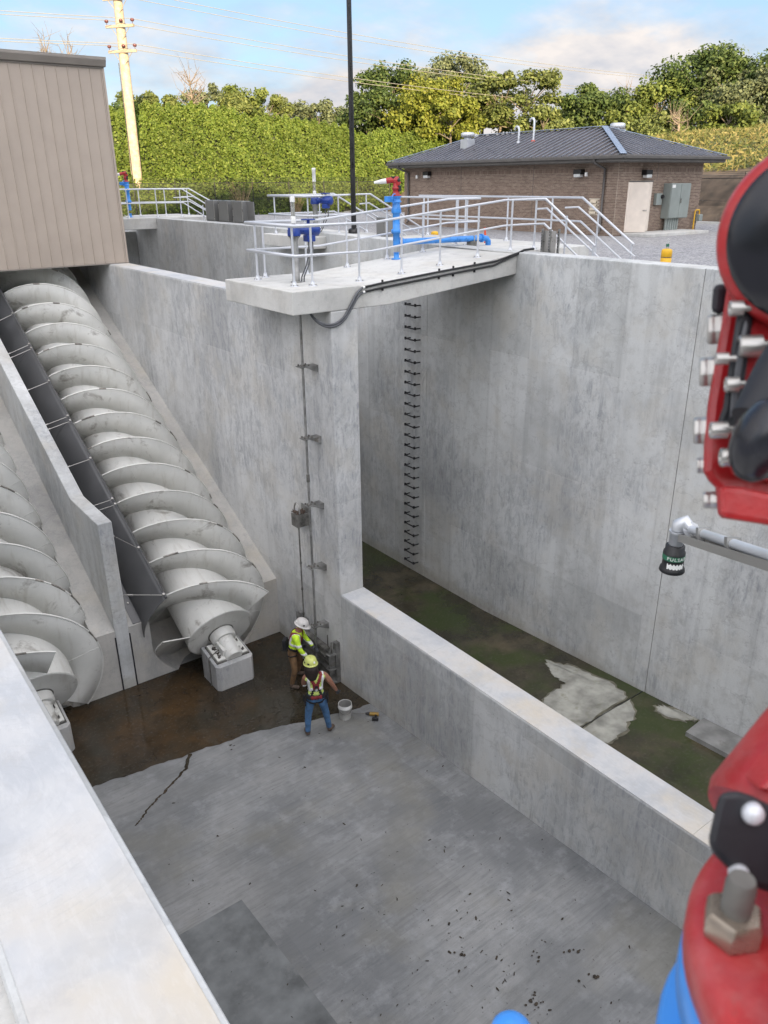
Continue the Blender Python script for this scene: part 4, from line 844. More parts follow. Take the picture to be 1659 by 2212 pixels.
# quads scattered fast -------------------------------------------------------
def leaf_mesh(name, cen, size, nor, mat, parent=None, kind=None, jitter=.8, aspect=.7):
    n = len(cen); cen = np.asarray(cen, float); nn = np.asarray(nor, float) + rng.normal(size=(n, 3)) * jitter
    nn /= np.linalg.norm(nn, axis=1)[:, None] + 1e-9
    r = rng.normal(size=(n, 3)); u = np.cross(nn, r); u /= np.linalg.norm(u, axis=1)[:, None] + 1e-9; v = np.cross(nn, u)
    s_ = (np.asarray(size) * rng.uniform(.6, 1.3, n))[:, None] * .5
    co = np.empty((n, 4, 3)); co[:, 0] = cen - u * s_; co[:, 1] = cen - v * s_ * aspect; co[:, 2] = cen + u * s_; co[:, 3] = cen + v * s_ * aspect
    co -= root_loc(parent)
    me = bpy.data.meshes.new(name); me.vertices.add(n * 4); me.vertices.foreach_set('co', co.ravel()); me.loops.add(n * 4); me.loops.foreach_set('vertex_index', np.arange(n * 4, dtype=np.int32))
    me.polygons.add(n); me.polygons.foreach_set('loop_start', np.arange(0, n * 4, 4, dtype=np.int32)); me.polygons.foreach_set('loop_total', np.full(n, 4, np.int32)); me.update(); me.validate()
    o = bpy.data.objects.new(name, me); COL.objects.link(o); me.materials.append(M(mat))
    if parent is not None: o.parent = parent
    if kind: o['kind'] = kind
    return o
# vine hedge over the slope
n = 165000; X_ = rng.uniform(8, 62, n); dbv = rng.uniform(-.3, 10.5, n) ** 1.0; Y_ = np.array([yard_edge(x) for x in X_]) + dbv
lump = .55 * np.sin(X_ * 1.3 + 2 * np.sin(Y_ * .9)) + .45 * np.sin(X_ * 2.9 + Y_ * 1.7) + .3 * np.sin(X_ * 6.1 - Y_ * 3.3)
Z_ = np.array([terrain(x, y) for x, y in zip(X_, Y_)]) + .25 + .55 * lump + rng.uniform(-.35, .30, n)
keep = X_ + .0 * Y_ < 60
o = leaf_mesh('vine_leaves', np.c_[X_, Y_ - .4, Z_][keep], np.full(keep.sum(), .21), np.tile([-.35, -.8, .5], (keep.sum(), 1)), 'leaf_vine', jitter=.75)
tag(o, 'dense sunlit vines covering the whole slope behind the fence', 'vines'); o['kind'] = 'stuff'
n = 36000; X_ = rng.uniform(49.6, 78, n); Y_ = rng.uniform(14, 60, n); Z_ = np.array([terrain(x, y) for x, y in zip(X_, Y_)]) + rng.uniform(.05, .45, n)
o = leaf_mesh('tall_grass', np.c_[X_, Y_, Z_], np.full(n, .42), np.tile([-.6, -.6, .1], (n, 1)), 'grass_gold', jitter=.6, aspect=.25); tag(o, 'golden sunlit tall grass on top of the earth bank', 'grass'); o['kind'] = 'stuff'
# dry straw clumps by the fence
for (x_, y_, sc, lb) in ((31.6, 61.0, 1.5, 'largest dry straw-coloured weed clump, behind the row of three cabinets'), (29.0, 61.3, .8, 'small dry weed clump by the fence, left of the largest clump'), (36.3, 60.2, .9, 'dry weed clump by the fence, right of the largest clump')):
    t = thing('dry_weed', lb, 'weed', (x_, y_, ZG), 'dry weeds along the fence'); mb = MB()
    for i in range(60): a = random.uniform(0, 6.28); q = random.uniform(.2, .9) * sc; mb.tube([(x_ + random.uniform(-.2, .2), y_ + random.uniform(-.2, .2), ZG), (x_ + q * math.cos(a), y_ + q * math.sin(a) * .6, ZG + sc * random.uniform(.9, 1.7))], [.02, .008], 3, False)
    o = mb.build('stalks', 'straw', t, fix=False); o['kind'] = 'stuff'

# fence -------------------------------------------------------------------------
def fence(pa, pb, nspan, label, h=2.45):
    pa, pb = np.array([*pa, ZG]), np.array([*pb, ZG]); t = thing('chain_link_fence', label, 'fence', tuple(pa)); d = nrm(pb - pa)
    for k in range(nspan + 1):
        p = pa + (pb - pa) * k / nspan; q = MB().cyl(p, p + (0, 0, h), .036, 8).build('fence_post', 'black_paint', t)
        MB().cyl(p + (0, 0, h), p + np.array([0, 0, .32]) + (0, 0, h), .018, 6).build('barb_arm', 'black_paint', q)
    MB().tube([pa + (0, 0, h - .02), pb + (0, 0, h - .02)], .024, 6).build('top_rail', 'black_paint', t)
    MB().tube([pa + (0, 0, 1.2), pb + (0, 0, 1.2)], .012, 5).build('mid_wire', 'black_paint', t)
    for z in (.12, .22, .31): MB().tube([pa + (0, 0, h + z), pb + (0, 0, h + z)], .008, 4).build('barb_wire', 'black_paint', t)
    MB().add([pa, pb, pb + (0, 0, h), pa + (0, 0, h)], [(0, 1, 2, 3)]).build('mesh_fabric', 'chain_link', t)
fence((8.0, 64.8), (45.0, 58.9), 12, 'long black chain-link fence in front of the vine slope')
fence((45.6, 48.0), (45.6, 12.0), 10, 'black chain-link fence along the foot of the earth bank')

# utility pole and wires -----------------------------------------------------------
pb_, pt_ = np.array([24.75, 65.0, -1.0]), np.array([24.9, 64.8, 15.0])
t = thing('utility_pole', 'sunlit wooden utility pole with crossarms above the vines', 'utility pole', tuple(pb_))
MB().tube([pb_, pb_ * .5 + pt_ * .5, pt_], [.42, .36, .30], 18).build('pole_shaft', 'pole_wood', t)
ad = nrm((.80, -.60, 0)); ad = nrm(np.array([.62, -.78, 0])); fr_ = np.cross((0, 0, 1), ad)
tips = []
for z in (8.95, 10.55, 12.25):
    c = pb_ + (pt_ - pb_) * ((z - pb_[2]) / 16) - fr_ * .0 + np.array([-.18, -.34, 0])
    a = MB().obox(c, [ad, fr_, (0, 0, 1)], (1.15, .07, .09)).build('crossarm', 'arm_wood', t)
    for s_ in (-1, 1): MB().tube([c + ad * s_ * .75 + (0, 0, -.08), c + (.05, .1, -.95)], .022, 5).build('brace', 'arm_wood', a)
    for k in (-1.05, .12, 1.05):
        p = c + ad * k + np.array([0, 0, .09]); i_ = MB().lathe(p, (0, 0, 1), [(.02, 0), (.02, .16), (.12, .17), (.12, .22), (.15, .24), (.13, .33), (.06, .36)], 12).build('insulator', 'insulator', a); tips.append(p + np.array([0, 0, .33]))
MB().tube([pb_ + (-.45, -.35, 1), pb_ + (-.43, -.3, 9.2)], .03, 5).build('ground_lead', 'black_paint', t)
k = 0
for i, p in enumerate(tips):
    if i % 3 == 1: continue
    k += 1; pos = ['lowest', 'middle', 'top'][i // 3]; which = ['outer', '', 'inner'][i % 3]
    pr = [p + np.array([x_, -.02 * x_, 6.5e-4 * x_ * (x_ - 110)]) for x_ in np.linspace(0, 110, 20)]; pl = [p + np.array([-x_, .02 * x_, 6e-4 * x_ * (x_ - 90) + .01 * x_]) for x_ in np.linspace(0, 70, 14)]
    w_ = thing('power_line', f'power line on the {which} end of the {pos} crossarm of the utility pole', 'wire', tuple(p), 'power lines on the utility pole')
    MB().tube(pl[::-1] + pr[1:], .022, 5).build('conductor', 'wire', w_)
w_ = thing('power_line', 'single high power line crossing the clouds, clear of the utility pole', 'wire', (40, 60, 20)); MB().tube([(24, 62.0, 24.4), (60, 60, 20.9), (90, 58, 19.6), (130, 56, 19.2), (170, 55, 20)], .03, 5).build('conductor', 'wire', w_)

# trees ----------------------------------------------------------------------------
def tree(az_px, dist, top_px, width, base_z, mat, label, n=2600, kind='round', leaf=.34, bark='bark', group='trees beyond the vines'):
    d = ray(az_px, top_px); hn = math.hypot(d[0], d[1]); P = d / hn * dist; top = P[2]; x, y = P[0], P[1]
    t = thing('tree', label, 'tree', (x, y, base_z), group); H = top - base_z
    lean = random.uniform(-.03, .03) * H
    mb = MB(); mb.tube([(x, y, base_z - .5), (x + lean * .5, y, base_z + H * .35), (x + lean, y, base_z + H * .8)], [.022 * H + .05, .016 * H + .03, .03], 8).build('trunk', bark, t)
    K = max(8, int(22 * (width / 7) ** 1.2)); cl = []; br = MB()
    for k_ in range(K):
        u = random.random() ** .8; zz = base_z + H * (.24 + .74 * u)
        prof = {'round': math.sin(math.pi * min(1, .12 + .80 * u)) ** .6, 'cone': (1.05 - u) ** .8, 'fan': .35 + .65 * math.sin(math.pi * (.18 + .62 * u))}[kind]
        a = random.uniform(0, 6.28); rr = width * .5 * prof * math.sqrt(random.uniform(.15, 1.0))
        c = np.array([x + lean * u + rr * math.cos(a), y + rr * math.sin(a), zz]); cl.append((c, width * random.uniform(.10, .19) * (1.15 - .4 * u)))
        if k_ % 2 == 0: st = np.array([x + lean * u * .6, y, base_z + (zz - base_z) * .62]); br.tube([st, (st + c) / 2 + (0, 0, .2), c], [.006 * H + .03, .05, .015], 5)
    br.build('limbs', bark, t, fix=False)
    cs = []; ns = []
    for c, r in cl:
        m_ = int(2.4 * n / K); q = rng.normal(size=(m_, 3)); q /= np.linalg.norm(q, axis=1)[:, None]; rad = r * rng.uniform(.35, 1.15, m_)[:, None]
        if kind == 'fan': q[:, 2] = np.abs(q[:, 2]) * 1.4
        cs.append(c + q * rad * [1, 1, .8]); ns.append(q * .8 + [0, 0, .45])
    leaf_mesh('crown', np.concatenate(cs), np.full(sum(len(q) for q in cs), leaf), np.concatenate(ns), mat, t, jitter=.55)
    return t
def bare(az_px, dist, top_px, base_z, label, spread=2.2, n=26):
    d = ray(az_px, top_px); P = d / math.hypot(d[0], d[1]) * dist; x, y = P[0], P[1]; H = P[2] - base_z; t = thing('bare_tree', label, 'tree', (x, y, base_z), 'leafless trees')
    MB().tube([(x, y, base_z), (x + .1, y, base_z + H * .5), (x, y, base_z + H * .9)], [.16, .10, .03], 6).build('trunk', 'bark_pale', t); mb = MB()
    for i in range(n):
        u = random.uniform(.3, .9); s_ = np.array([x, y, base_z + H * u]); a = random.uniform(0, 6.28); q = spread * random.uniform(.5, 1) * (1.1 - u * .6)
        e_ = s_ + np.array([q * math.cos(a), q * math.sin(a), H * .3 * random.uniform(.4, 1)]); m_ = (s_ + e_) / 2 + (0, 0, -.1); mb.tube([s_, m_, e_], [.05, .035, .012], 4)
        for j in range(3): f_ = m_ + (e_ - m_) * random.random(); mb.tube([f_, f_ + rng.normal(size=3) * .5 + (0, 0, .6)], [.02, .008], 3)
    mb.build('branches', 'bark_pale', t, fix=False)
# shrubs and small trees along the crest of the vines (left)
crest = [(252, 84, 232, 6, 'leaf_dark', 'dark leafy tree beside the utility pole, half behind the tan building'), (300, 88, 203, 5.5, 'leaf_olive', 'olive feathery small tree right of the utility pole'),
         (345, 86, 206, 5, 'leaf_olive', 'olive thin-leaved tree between the utility pole and the bare tree'), (445, 100, 184, 6, 'leaf_grey', 'grey green round tree right behind the bare tree'),
         (490, 84, 206, 5.5, 'leaf_olive', 'yellowish bushy tree on the vine crest, right of the bare tree'), (532, 88, 190, 6.5, 'leaf_mid', 'round yellow-green tree on the vine crest, tallest before the light pole'), (575, 90, 208, 5, 'leaf_olive', 'low rounded tree next to the tallest crest tree'),
         (605, 150, 214, 6, 'leaf_grey', 'small distant grey tree over the vine crest'), (645, 160, 226, 11, 'leaf_grey', 'distant grey-green tree row piece over the vines, left of the light pole'), (690, 150, 222, 8, 'leaf_grey', 'distant round tree just left of the light pole'), (735, 150, 234, 9, 'leaf_grey', 'distant low tree directly behind the light pole')]
for p, D_, tp, w_, m_, lb in crest: tree(p, D_, tp, w_, 3.2, m_, lb, n=1700, leaf=.32 if D_ < 120 else .55)
bare(408, 84, 158, 4.0, 'leafless pinkish tree standing on the vine crest'); bare(95, 84, 88, 4.0, 'leafless twigs showing above the tan roof, farther from the pole', 1.6, 16); bare(143, 84, 82, 4.0, 'leafless twig top above the tan roof, nearer the pole', 1.2, 12)
bare(1352, 92, 200, 3.0, 'pale leafless tree between the dark round tree and the big right trees', 2.0)
bare(1468, 80, 250, 3.0, 'low reddish leafless bush above the golden grass', 1.6, 18)
# centre clump
ctr = [(795, 92, 205, 6, 'leaf_dark', 'small dark tree at the left foot of the centre clump', 'round', 1500), (850, 90, 150, 8.5, 'leaf_dark', 'tall dark green tree at the left of the centre clump', 'round', 4200), (905, 100, 146, 7, 'leaf_grey', 'grey-green tree top rising behind the yellow tree', 'round', 2600),
       (990, 104, 122, 9, 'leaf_grey', 'tallest grey-green tree at the back of the centre clump', 'round', 3600), (935, 88, 172, 9, 'leaf_yellow', 'bright yellow-green tree in the middle of the centre clump', 'round', 4200), (975, 84, 215, 6.5, 'leaf_yellow', 'low yellow-green tree right of the tall yellow one', 'round', 2000),
       (1045, 94, 168, 7, 'leaf_mid', 'mid-green feathery tree between the tall grey tree and the pale trunks', 'fan', 2400), (1085, 90, 160, 6.5, 'leaf_olive', 'feathery olive tree with pale trunk, taller of the pair over the roof', 'fan', 2300), (1140, 90, 162, 8, 'leaf_olive', 'feathery olive tree at the right end of the centre clump', 'fan', 2700), (1175, 86, 235, 6, 'leaf_olive', 'low loose olive tree over the roof ridge', 'round', 1500)]
for p, D_, tp, w_, m_, lb, kd, n_ in ctr: tree(p, D_, tp, w_, 2.6, m_, lb, n=n_, kind=kd, bark='bark_pale' if kd == 'fan' else 'bark')
rt_ = [(1225, 100, 216, 6, 'leaf_mid', 'small green tree just right of the roof vent pipes', 'round', 1500), (1290, 92, 190, 8, 'leaf_dark', 'dark round tree behind the roof hip', 'round', 3600), (1385, 96, 208, 6, 'leaf_olive', 'thin olive tree beside the pale leafless tree', 'fan', 1700), (1430, 92, 190, 8, 'leaf_mid', 'mid-green tree left of the big dark trees', 'round', 2600),
       (1530, 96, 118, 12, 'leaf_dark', 'largest dark green tree above the golden grass', 'round', 6000), (1605, 92, 140, 8, 'leaf_grey', 'grey-green tree right of the largest dark tree', 'round', 2800), (1655, 96, 128, 11, 'leaf_dark', 'big dark tree cut by the picture edge behind the red wheel', 'round', 4200), (1500, 86, 225, 6, 'leaf_dark', 'low dark tree at the foot of the largest dark tree', 'round', 1800), (1580, 84, 232, 6, 'leaf_mid', 'low bushy tree on the grass edge under the grey-green tree', 'round', 1800), (1240, 120, 236, 9, 'leaf_olive', 'far low tree line piece behind the roof hip', 'round', 1300), (1340, 90, 245, 6, 'leaf_mid', 'low bush at the foot of the pale leafless tree', 'round', 1400), (1420, 84, 255, 6, 'leaf_olive', 'low olive bush above the roof end', 'round', 1400)]
for p, D_, tp, w_, m_, lb, kd, n_ in rt_: tree(p, D_, tp, w_, 2.4, m_, lb, n=n_, kind=kd)

# brick building ---------------------------------------------------------------------
BX0, BX1, BY0, BY1, BT = 31.5, 38.06, 24.3, 39.75, .72
bb = thing('brick_building', 'low brown brick building with dark hipped metal roof in the gravel yard', 'building', (34.8, 32, ZG))
wl = MB().box((BX0, BY0, ZG - .1), (BX1, BY1, BT)).build('brick_wall', 'mortar', bb)
BL, BHT, JT = .203, .0677, .011
opens = {'x': [(32.36, 33.98, ZG + .12, -.10)], 'y': [(25.30, 25.74, -1.56, -.88)]}
bm_obj = None; cnt = 0; rest = MB()
def put_brick(face, a, z, l, h=BHT - JT):
    global bm_obj, cnt
    if face == 'x': lo, hi = (a, BY0 - .012, z), (a + l, BY0 + .01, z + h)
    else: lo, hi = (BX0 - .012, a, z), (BX0 + .01, a + l, z + h)
    if face == 'x' and cnt < 300 and 33.98 < a < 38 and l > .15 and z < -.1 and z > -1.6:
        cnt += 1
        if bm_obj is None:
            bm_obj = MB().box(lo, hi).build('brick', 'brick', wl); bm_obj['_o'] = 0
            put_brick.o = np.array(lo)
        else:
            c = bm_obj.copy(); COL.objects.link(c); c.location = Vector(np.array(lo) - put_brick.o)
        return
    rest.box(lo, hi)
rows = int((0.30 - (ZG)) / BHT)
for r_ in range(rows):
    z = ZG + r_ * BHT + .005; off = (r_ % 2) * BL / 2
    for face, lo, hi in (('x', BX0 + .01, BX1), ('y', BY0 + .01, BY1)):
        a = lo - off
        while a < hi:
            s_, e_ = max(a, lo), min(a + BL - JT, hi - .002)
            if e_ - s_ > .03 and not any(o0 < (s_ + e_) / 2 < o1 and z0 - .05 < z < z1 for o0, o1, z0, z1 in opens[face]): put_brick(face, s_, z, e_ - s_)
            a += BL
zs = ZG + rows * BHT + .005
for face, lo, hi in (('x', BX0 + .3, BX1), ('y', BY0 + .3, BY1)):      # soldier course, then two plain courses
    a = lo
    while a < hi - .06: put_brick(face, a, zs, .0565, .195); a += .0677
    for q in range(3):
        a = lo
        while a < hi - .1: put_brick(face, a, zs + .205 + q * BHT, min(BL - JT, hi - a - .002)); a += BL
for face, lo in (('x', BX0 + .01), ('y', BY0 + .01)):
    for q in range(6): put_brick(face, lo, zs + q * BHT, .28)
o = rest.build('brick_courses', 'brick', wl, fix=False); o['kind'] = 'stuff'
for y_ in (34.75, 29.42): MB().box((BX0 - .016, y_ - .01, ZG), (BX0 - .001, y_ + .01, BT)).build('movement_joint', 'trim_brown', wl)
MB().box((34.38, BY0 - .016, -.1), (34.40, BY0 - .001, BT)).build('movement_joint', 'trim_brown', wl)
# roof
OV = .72; E0, E1, E2, E3 = BX0 - OV, BX1 + OV, BY0 - OV, BY1 + OV; EZ = .97; RZ = 2.36; RX = (E0 + E1) / 2; RY0, RY1 = 27.95, 36.9
rf = MB().add([(E0, E2, EZ), (E1, E2, EZ), (E1, E3, EZ), (E0, E3, EZ), (RX, RY0, RZ), (RX, RY1, RZ), (E0, E2, EZ - .06), (E1, E2, EZ - .06), (E1, E3, EZ - .06), (E0, E3, EZ - .06)],
              [(0, 1, 4), (1, 2, 5, 4), (2, 3, 5), (3, 0, 4, 5), (6, 9, 8, 7), (0, 6, 7, 1), (1, 7, 8, 2), (2, 8, 9, 3), (3, 9, 6, 0)]).build('roof', 'roof_metal', bb)
def rib(a, b):
    a, b = np.array(a), np.array(b); d = nrm(b - a); s_ = nrm(np.cross(d, (0, 0, 1))); n_ = np.cross(s_, d)
    MB().obox((a + b) / 2 + n_ * .022, [d, s_, n_], (np.linalg.norm(b - a) / 2, .030, .022)).build('standing_seam', 'roof_seam_sheen', rf)
hx = RX - E0
y_ = E2 + .25
while y_ < E3 - .1:
    f_ = min(1, (y_ - E2) / (RY0 - E2), (E3 - y_) / (E3 - RY1)); rib((E0 + .01, y_, EZ + .004), (E0 + hx * f_ * .995, y_, EZ + (RZ - EZ) * f_)); y_ += .405
x_ = E0 + .25
while x_ < E1 - .1:
    f_ = min(1, (x_ - E0) / hx, (E1 - x_) / hx); rib((x_, E2 + .01, EZ + .004), (x_, E2 + (RY0 - E2) * f_ * .995, EZ + (RZ - EZ) * f_)); x_ += .405
def capstrip(a, b, m_, w_=.12):
    a, b = np.array(a), np.array(b); d = nrm(b - a); s_ = nrm(np.cross(d, (0, 0, 1))); n_ = np.cross(s_, d); MB().obox((a + b) / 2 + n_ * .05, [d, s_, n_], (np.linalg.norm(b - a) / 2, w_, .02)).build('ridge_cap', m_, rf, bevel=.01)
capstrip((E0, E2, EZ), (RX, RY0, RZ), 'roof_hip', .14); capstrip((E1, E2, EZ), (RX, RY0, RZ), 'roof_hip', .10); capstrip((E0, E3, EZ), (RX, RY1, RZ), 'roof_hip', .10); capstrip((RX, RY0, RZ), (RX, RY1, RZ), 'roof_hip', .12)
for lo, hi in (((E0 - .12, E2 - .12, EZ - .15), (E0, E3, EZ - .01)), ((E0, E2 - .12, EZ - .15), (E1 + .12, E2, EZ - .01))): MB().box(lo, hi).build('gutter', 'trim_brown', bb, bevel=.02)
for lo, hi in (((E0 + .002, E2 + .002, EZ - .27), (E0 + .05, E3, EZ - .062)), ((E0 + .052, E2 + .002, EZ - .27), (E1, E2 + .05, EZ - .062))): MB().box(lo, hi).build('fascia', 'trim_brown', bb)
MB().box((E0 + .052, E2 + .052, EZ - .29), (E1 - .05, E3 - .05, EZ - .25)).build('soffit', 'trim_brown', bb)
def downspout(y_):
    t_ = MB().tube([(E0 - .06, y_ + .1, EZ - .1), (E0 - .06, y_ + .1, EZ - .28), (BX0 - .09, y_, EZ - .55), (BX0 - .08, y_, ZG + .25), (BX0 - .22, y_ - .05, ZG + .12)], .06, 4).build('downspout', 'trim_brown', bb)
downspout(25.0); downspout(39.3)
# door, louver, lamps
dr_ = MB().box((32.27, BY0 - .03, ZG + .14), (34.06, BY0 + .02, -.15)).build('door_frame', 'door_paint', bb)
MB().box((33.0, BY0 - .045, ZG + .15), (33.92, BY0 - .032, -.19)).build('door_leaf', 'door_paint', bb)
od = np.array([32.42, BY0 - .05, 0]); hd = nrm((.62, -.78, 0)); 
dl = MB().obox((32.42 + .62 * .40, BY0 - .05 - .78 * .40, (ZG - .04) / 2 + .0), [hd, np.cross(hd, (0, 0, 1)), (0, 0, 1)], (.44, .022, (-.19 - ZG - .16) / 2)).build('open_door_leaf', 'door_paint', bb)
MB().box((32.34, BY0 - .035, -.148), (34.12, BY0 + .0, -.09)).build('lintel', 'trim_brown', bb)
hp = od + hd * .72 + np.array([0, 0, -1.35]); MB().obox(hp + np.cross(hd, (0, 0, 1)) * .05, [hd, (0, 0, 1), (0, 1, 0)], (.07, .015, .02)).build('handle', 'stainless', dl); hp2 = hp - np.cross(hd, (0, 0, 1)) * .05; MB().obox(hp2, [hd, (0, 0, 1), (0, 1, 0)], (.07, .015, .02)).build('handle', 'stainless', dl)
lv = MB().box((BX0 - .03, 25.30, -1.56), (BX0 + .01, 25.74, -.88)).build('louver', 'louver_tan', bb)
for k in range(4):
    z = -1.50 + k * .155; MB().prism([(BX0 - .032, 25.34, z + .13), (BX0 - .032, 25.70, z + .13), (BX0 - .10, 25.70, z), (BX0 - .10, 25.34, z)], (0, 0, .02)).build('slat', 'louver_tan', lv)
    MB().box((BX0 - .034, 25.34, z + .02), (BX0 - .031, 25.70, z + .10)).build('slat_gap', 'black_satin', lv)
def wall_lamp(p, nrm_, name='wall_lamp'):
    p = np.array(p, float); n_ = np.array(nrm_, float); s_ = np.cross((0, 0, 1), n_)
    a = MB().obox(p + n_ * .13 + (0, 0, .06), [s_, n_, (0, 0, 1)], (.23, .15, .11)).build(name, 'black_paint', bb, bevel=.02); MB().obox(p + n_ * .16 + (0, 0, -.09), [s_, n_, (0, 0, 1)], (.19, .12, .08)).build('lens', 'lamp_lens', a, bevel=.02)
    return a
wall_lamp((BX0 - .012, 37.5, .30), (-1, 0, 0)); wall_lamp((BX0 - .012, 26.45, .25), (-1, 0, 0)); wall_lamp((33.4, BY0 - .012, .20), (0, -1, 0))
for y_ in (38.35, 25.95): c_ = MB().cyl((BX0 - .02, y_ + .3, .28), (BX0 - .12, y_, .26), .03, 8).build('camera_bracket', 'stainless', bb); MB().obox((BX0 - .2, y_, .2), [(1, 0, 0), (0, 1, 0), (0, 0, 1)], (.06, .06, .09)).build('camera_head', 'white_plastic', c_, bevel=.02)
# roof vents
def vent(px, py, x_, hgt, kind):
    d = ray(px, py); P = d * (x_ / d[0]); f_ = (x_ - E0) / hx; z = EZ + (RZ - EZ) * f_; y_ = P[1]
    if kind == 'box':
        a = MB().box((x_ - .28, y_ - .28, z - .2), (x_ + .28, y_ + .28, z + .40)).build('roof_fan', 'galvanized', bb); MB().lathe((x_, y_, z + .40), (0, 0, 1), [(.22, 0), (.22, .1), (.38, .11), (.38, .28), (.30, .34)], 24).build('fan_hood', 'galvanized', a)
    else: MB().tube([(x_, y_, z - .1), (x_, y_, z + hgt), (x_, y_ + .06, z + hgt + .12), (x_, y_ + .18, z + hgt + .14), (x_, y_ + .28, z + hgt + .06), (x_, y_ + .30, z + hgt - .02)], .055, 10).build('vent_pipe', 'galvanized', bb); MB().lathe((x_, y_, z), (0, 0, 1), [(.12, -.1), (.10, .06)], 10).build('vent_boot', 'orange_plastic' if hgt > .75 else 'galvanized', bb)
vent(1010, 312, 32.9, 0, 'box'); vent(1120, 305, 33.2, .62, 'pipe'); vent(1152, 303, 33.2, .95, 'pipe')
a = MB().box((36.2, 28.2, 1.6), (36.8, 28.8, 2.35)).build('roof_fan', 'galvanized', bb); MB().lathe((36.5, 28.5, 2.3), (0, 0, 1), [(.25, 0), (.38, .05), (.38, .28), (.30, .33)], 20).build('fan_hood', 'galvanized', a)
# things on the gable end wall
t = thing('electrical_cabinet', 'tall grey green two-door electrical cabinet on the brick wall', 'cabinet', (35.7, 24.1, -1.8)); Yc = BY0 - .014
MB().box((34.98, Yc - .42, -1.78), (36.55, Yc, -.22)).build('cabinet_body', 'cabinet_grey', t, bevel=.01)
for a_, b_ in ((35.0, 35.75), (35.77, 36.53)): d_ = MB().box((a_, Yc - .45, -1.75), (b_, Yc - .422, -.25)).build('cabinet_door', 'cabinet_grey', t, bevel=.008); MB().box((a_ + .12, Yc - .453, -1.65), (b_ - .12, Yc - .451, -1.5)).build('louver_panel', 'cabinet_grey', d_)
MB().box((35.80, Yc - .49, -1.1), (35.83, Yc - .451, -.9)).build('door_handle', 'steel_dirty', t); MB().box((35.02, Yc - .4525, -.42), (35.28, Yc - .4505, -.28)).build('notice', 'white_plastic', t)
for k in range(6): MB().cyl((35.15 + k * .18, Yc - .22, ZG), (35.15 + k * .18, Yc - .22, -1.78), .07, 10).build('conduit', 'cabinet_grey', t)
t = thing('disconnect_switch', 'small grey switch box between the door and the tall cabinet', 'switch box', (34.6, 24.2, -1.17)); MB().box((34.3, Yc - .16, -1.17), (34.74, Yc, -.65)).build('box_body', 'cabinet_grey', t, bevel=.01)
MB().lathe((34.70, Yc - .16, -.80), (0, -1, 0), [(.09, 0), (.09, .06), (.07, .1)], 14).build('meter_dial', 'black_paint', t)
t = thing('gas_meter', 'yellow gas riser pipe with small grey meter at the brick corner', 'gas meter', (37.8, 24.1, ZG)); MB().tube([(37.66, Yc - .12, ZG), (37.66, Yc - .12, -1.55), (37.75, Yc - .12, -1.47), (38.0, Yc - .12, -1.47), (38.05, Yc - .12, -1.55), (38.05, Yc - .12, -1.68)], .03, 8).build('riser_pipe', 'yellow_plastic', t)
MB().box((37.9, Yc - .25, -2.0), (38.2, Yc - .02, -1.68)).build('meter_body', 'cabinet_grey', t, bevel=.03)

# ------------------------------------------------------------------ floor litter
mb = MB()
for i in range(750):
    if random.random() < .55: x_, y_ = random.gauss(5.4, 1.1), random.gauss(5.2, 1.3)
    else: x_, y_ = random.uniform(2.8, 8.0), random.uniform(3.0, 11.3)
    if not (1 < x_ < 8.1 and 2.5 < y_ < 11.6): continue
    s_ = random.choice((.003, .004, .005, .006, .007, .010, .020)) * random.uniform(.5, 1.4); a = random.uniform(0, 3.14)
    z = zfloor(y_) + .006; el_ = random.uniform(.25, .8); pts = []
    for q in (0, 1.2, 2.6, 3.8, 5.2):
        k_ = random.uniform(.6, 1.4); u_, v_ = s_ * 1.35 * math.cos(q) * k_, s_ * el_ * math.sin(q) * k_; pts.append((x_ + u_ * math.cos(a) - v_ * math.sin(a), y_ + u_ * math.sin(a) + v_ * math.cos(a), z + random.uniform(0, .005)))
    mb.add(pts, [(0, 1, 2, 3, 4)])
for i in range(160):
    x_, y_ = random.uniform(5.0, 7.2), 12.6 + random.gauss(0, .22); s_ = random.uniform(.01, .04); a = random.uniform(0, 3)
    mb.add([(x_ + s_ * math.cos(a + q) * random.uniform(.5, 1.6), y_ + s_ * math.sin(a + q) * .6, zfloor(y_) + .008 + random.uniform(0, .008)) for q in (0, 1.2, 2.6, 3.8, 5.2)], [(0, 1, 2, 3, 4)])
for i in range(9):                    # bigger leaf clumps
    x_, y_ = random.gauss(6.0, .8), random.gauss(4.9, .6)
    for j in range(5): s_ = random.uniform(.012, .035); a = random.uniform(0, 6); u, v = x_ + random.gauss(0, .05), y_ + random.gauss(0, .05); mb.add([(u + s_ * math.cos(a + q), v + s_ * .7 * math.sin(a + q), zfloor(v) + .008 + .01 * (q > 2)) for q in (0, 1.2, 2.6, 3.8, 5.2)], [(0, 1, 2, 3, 4)])
o = mb.build('floor_litter', 'debris', fix=False); tag(o, 'scattered dark leaf bits and mud flakes on the chamber floor', 'litter'); o['kind'] = 'stuff'

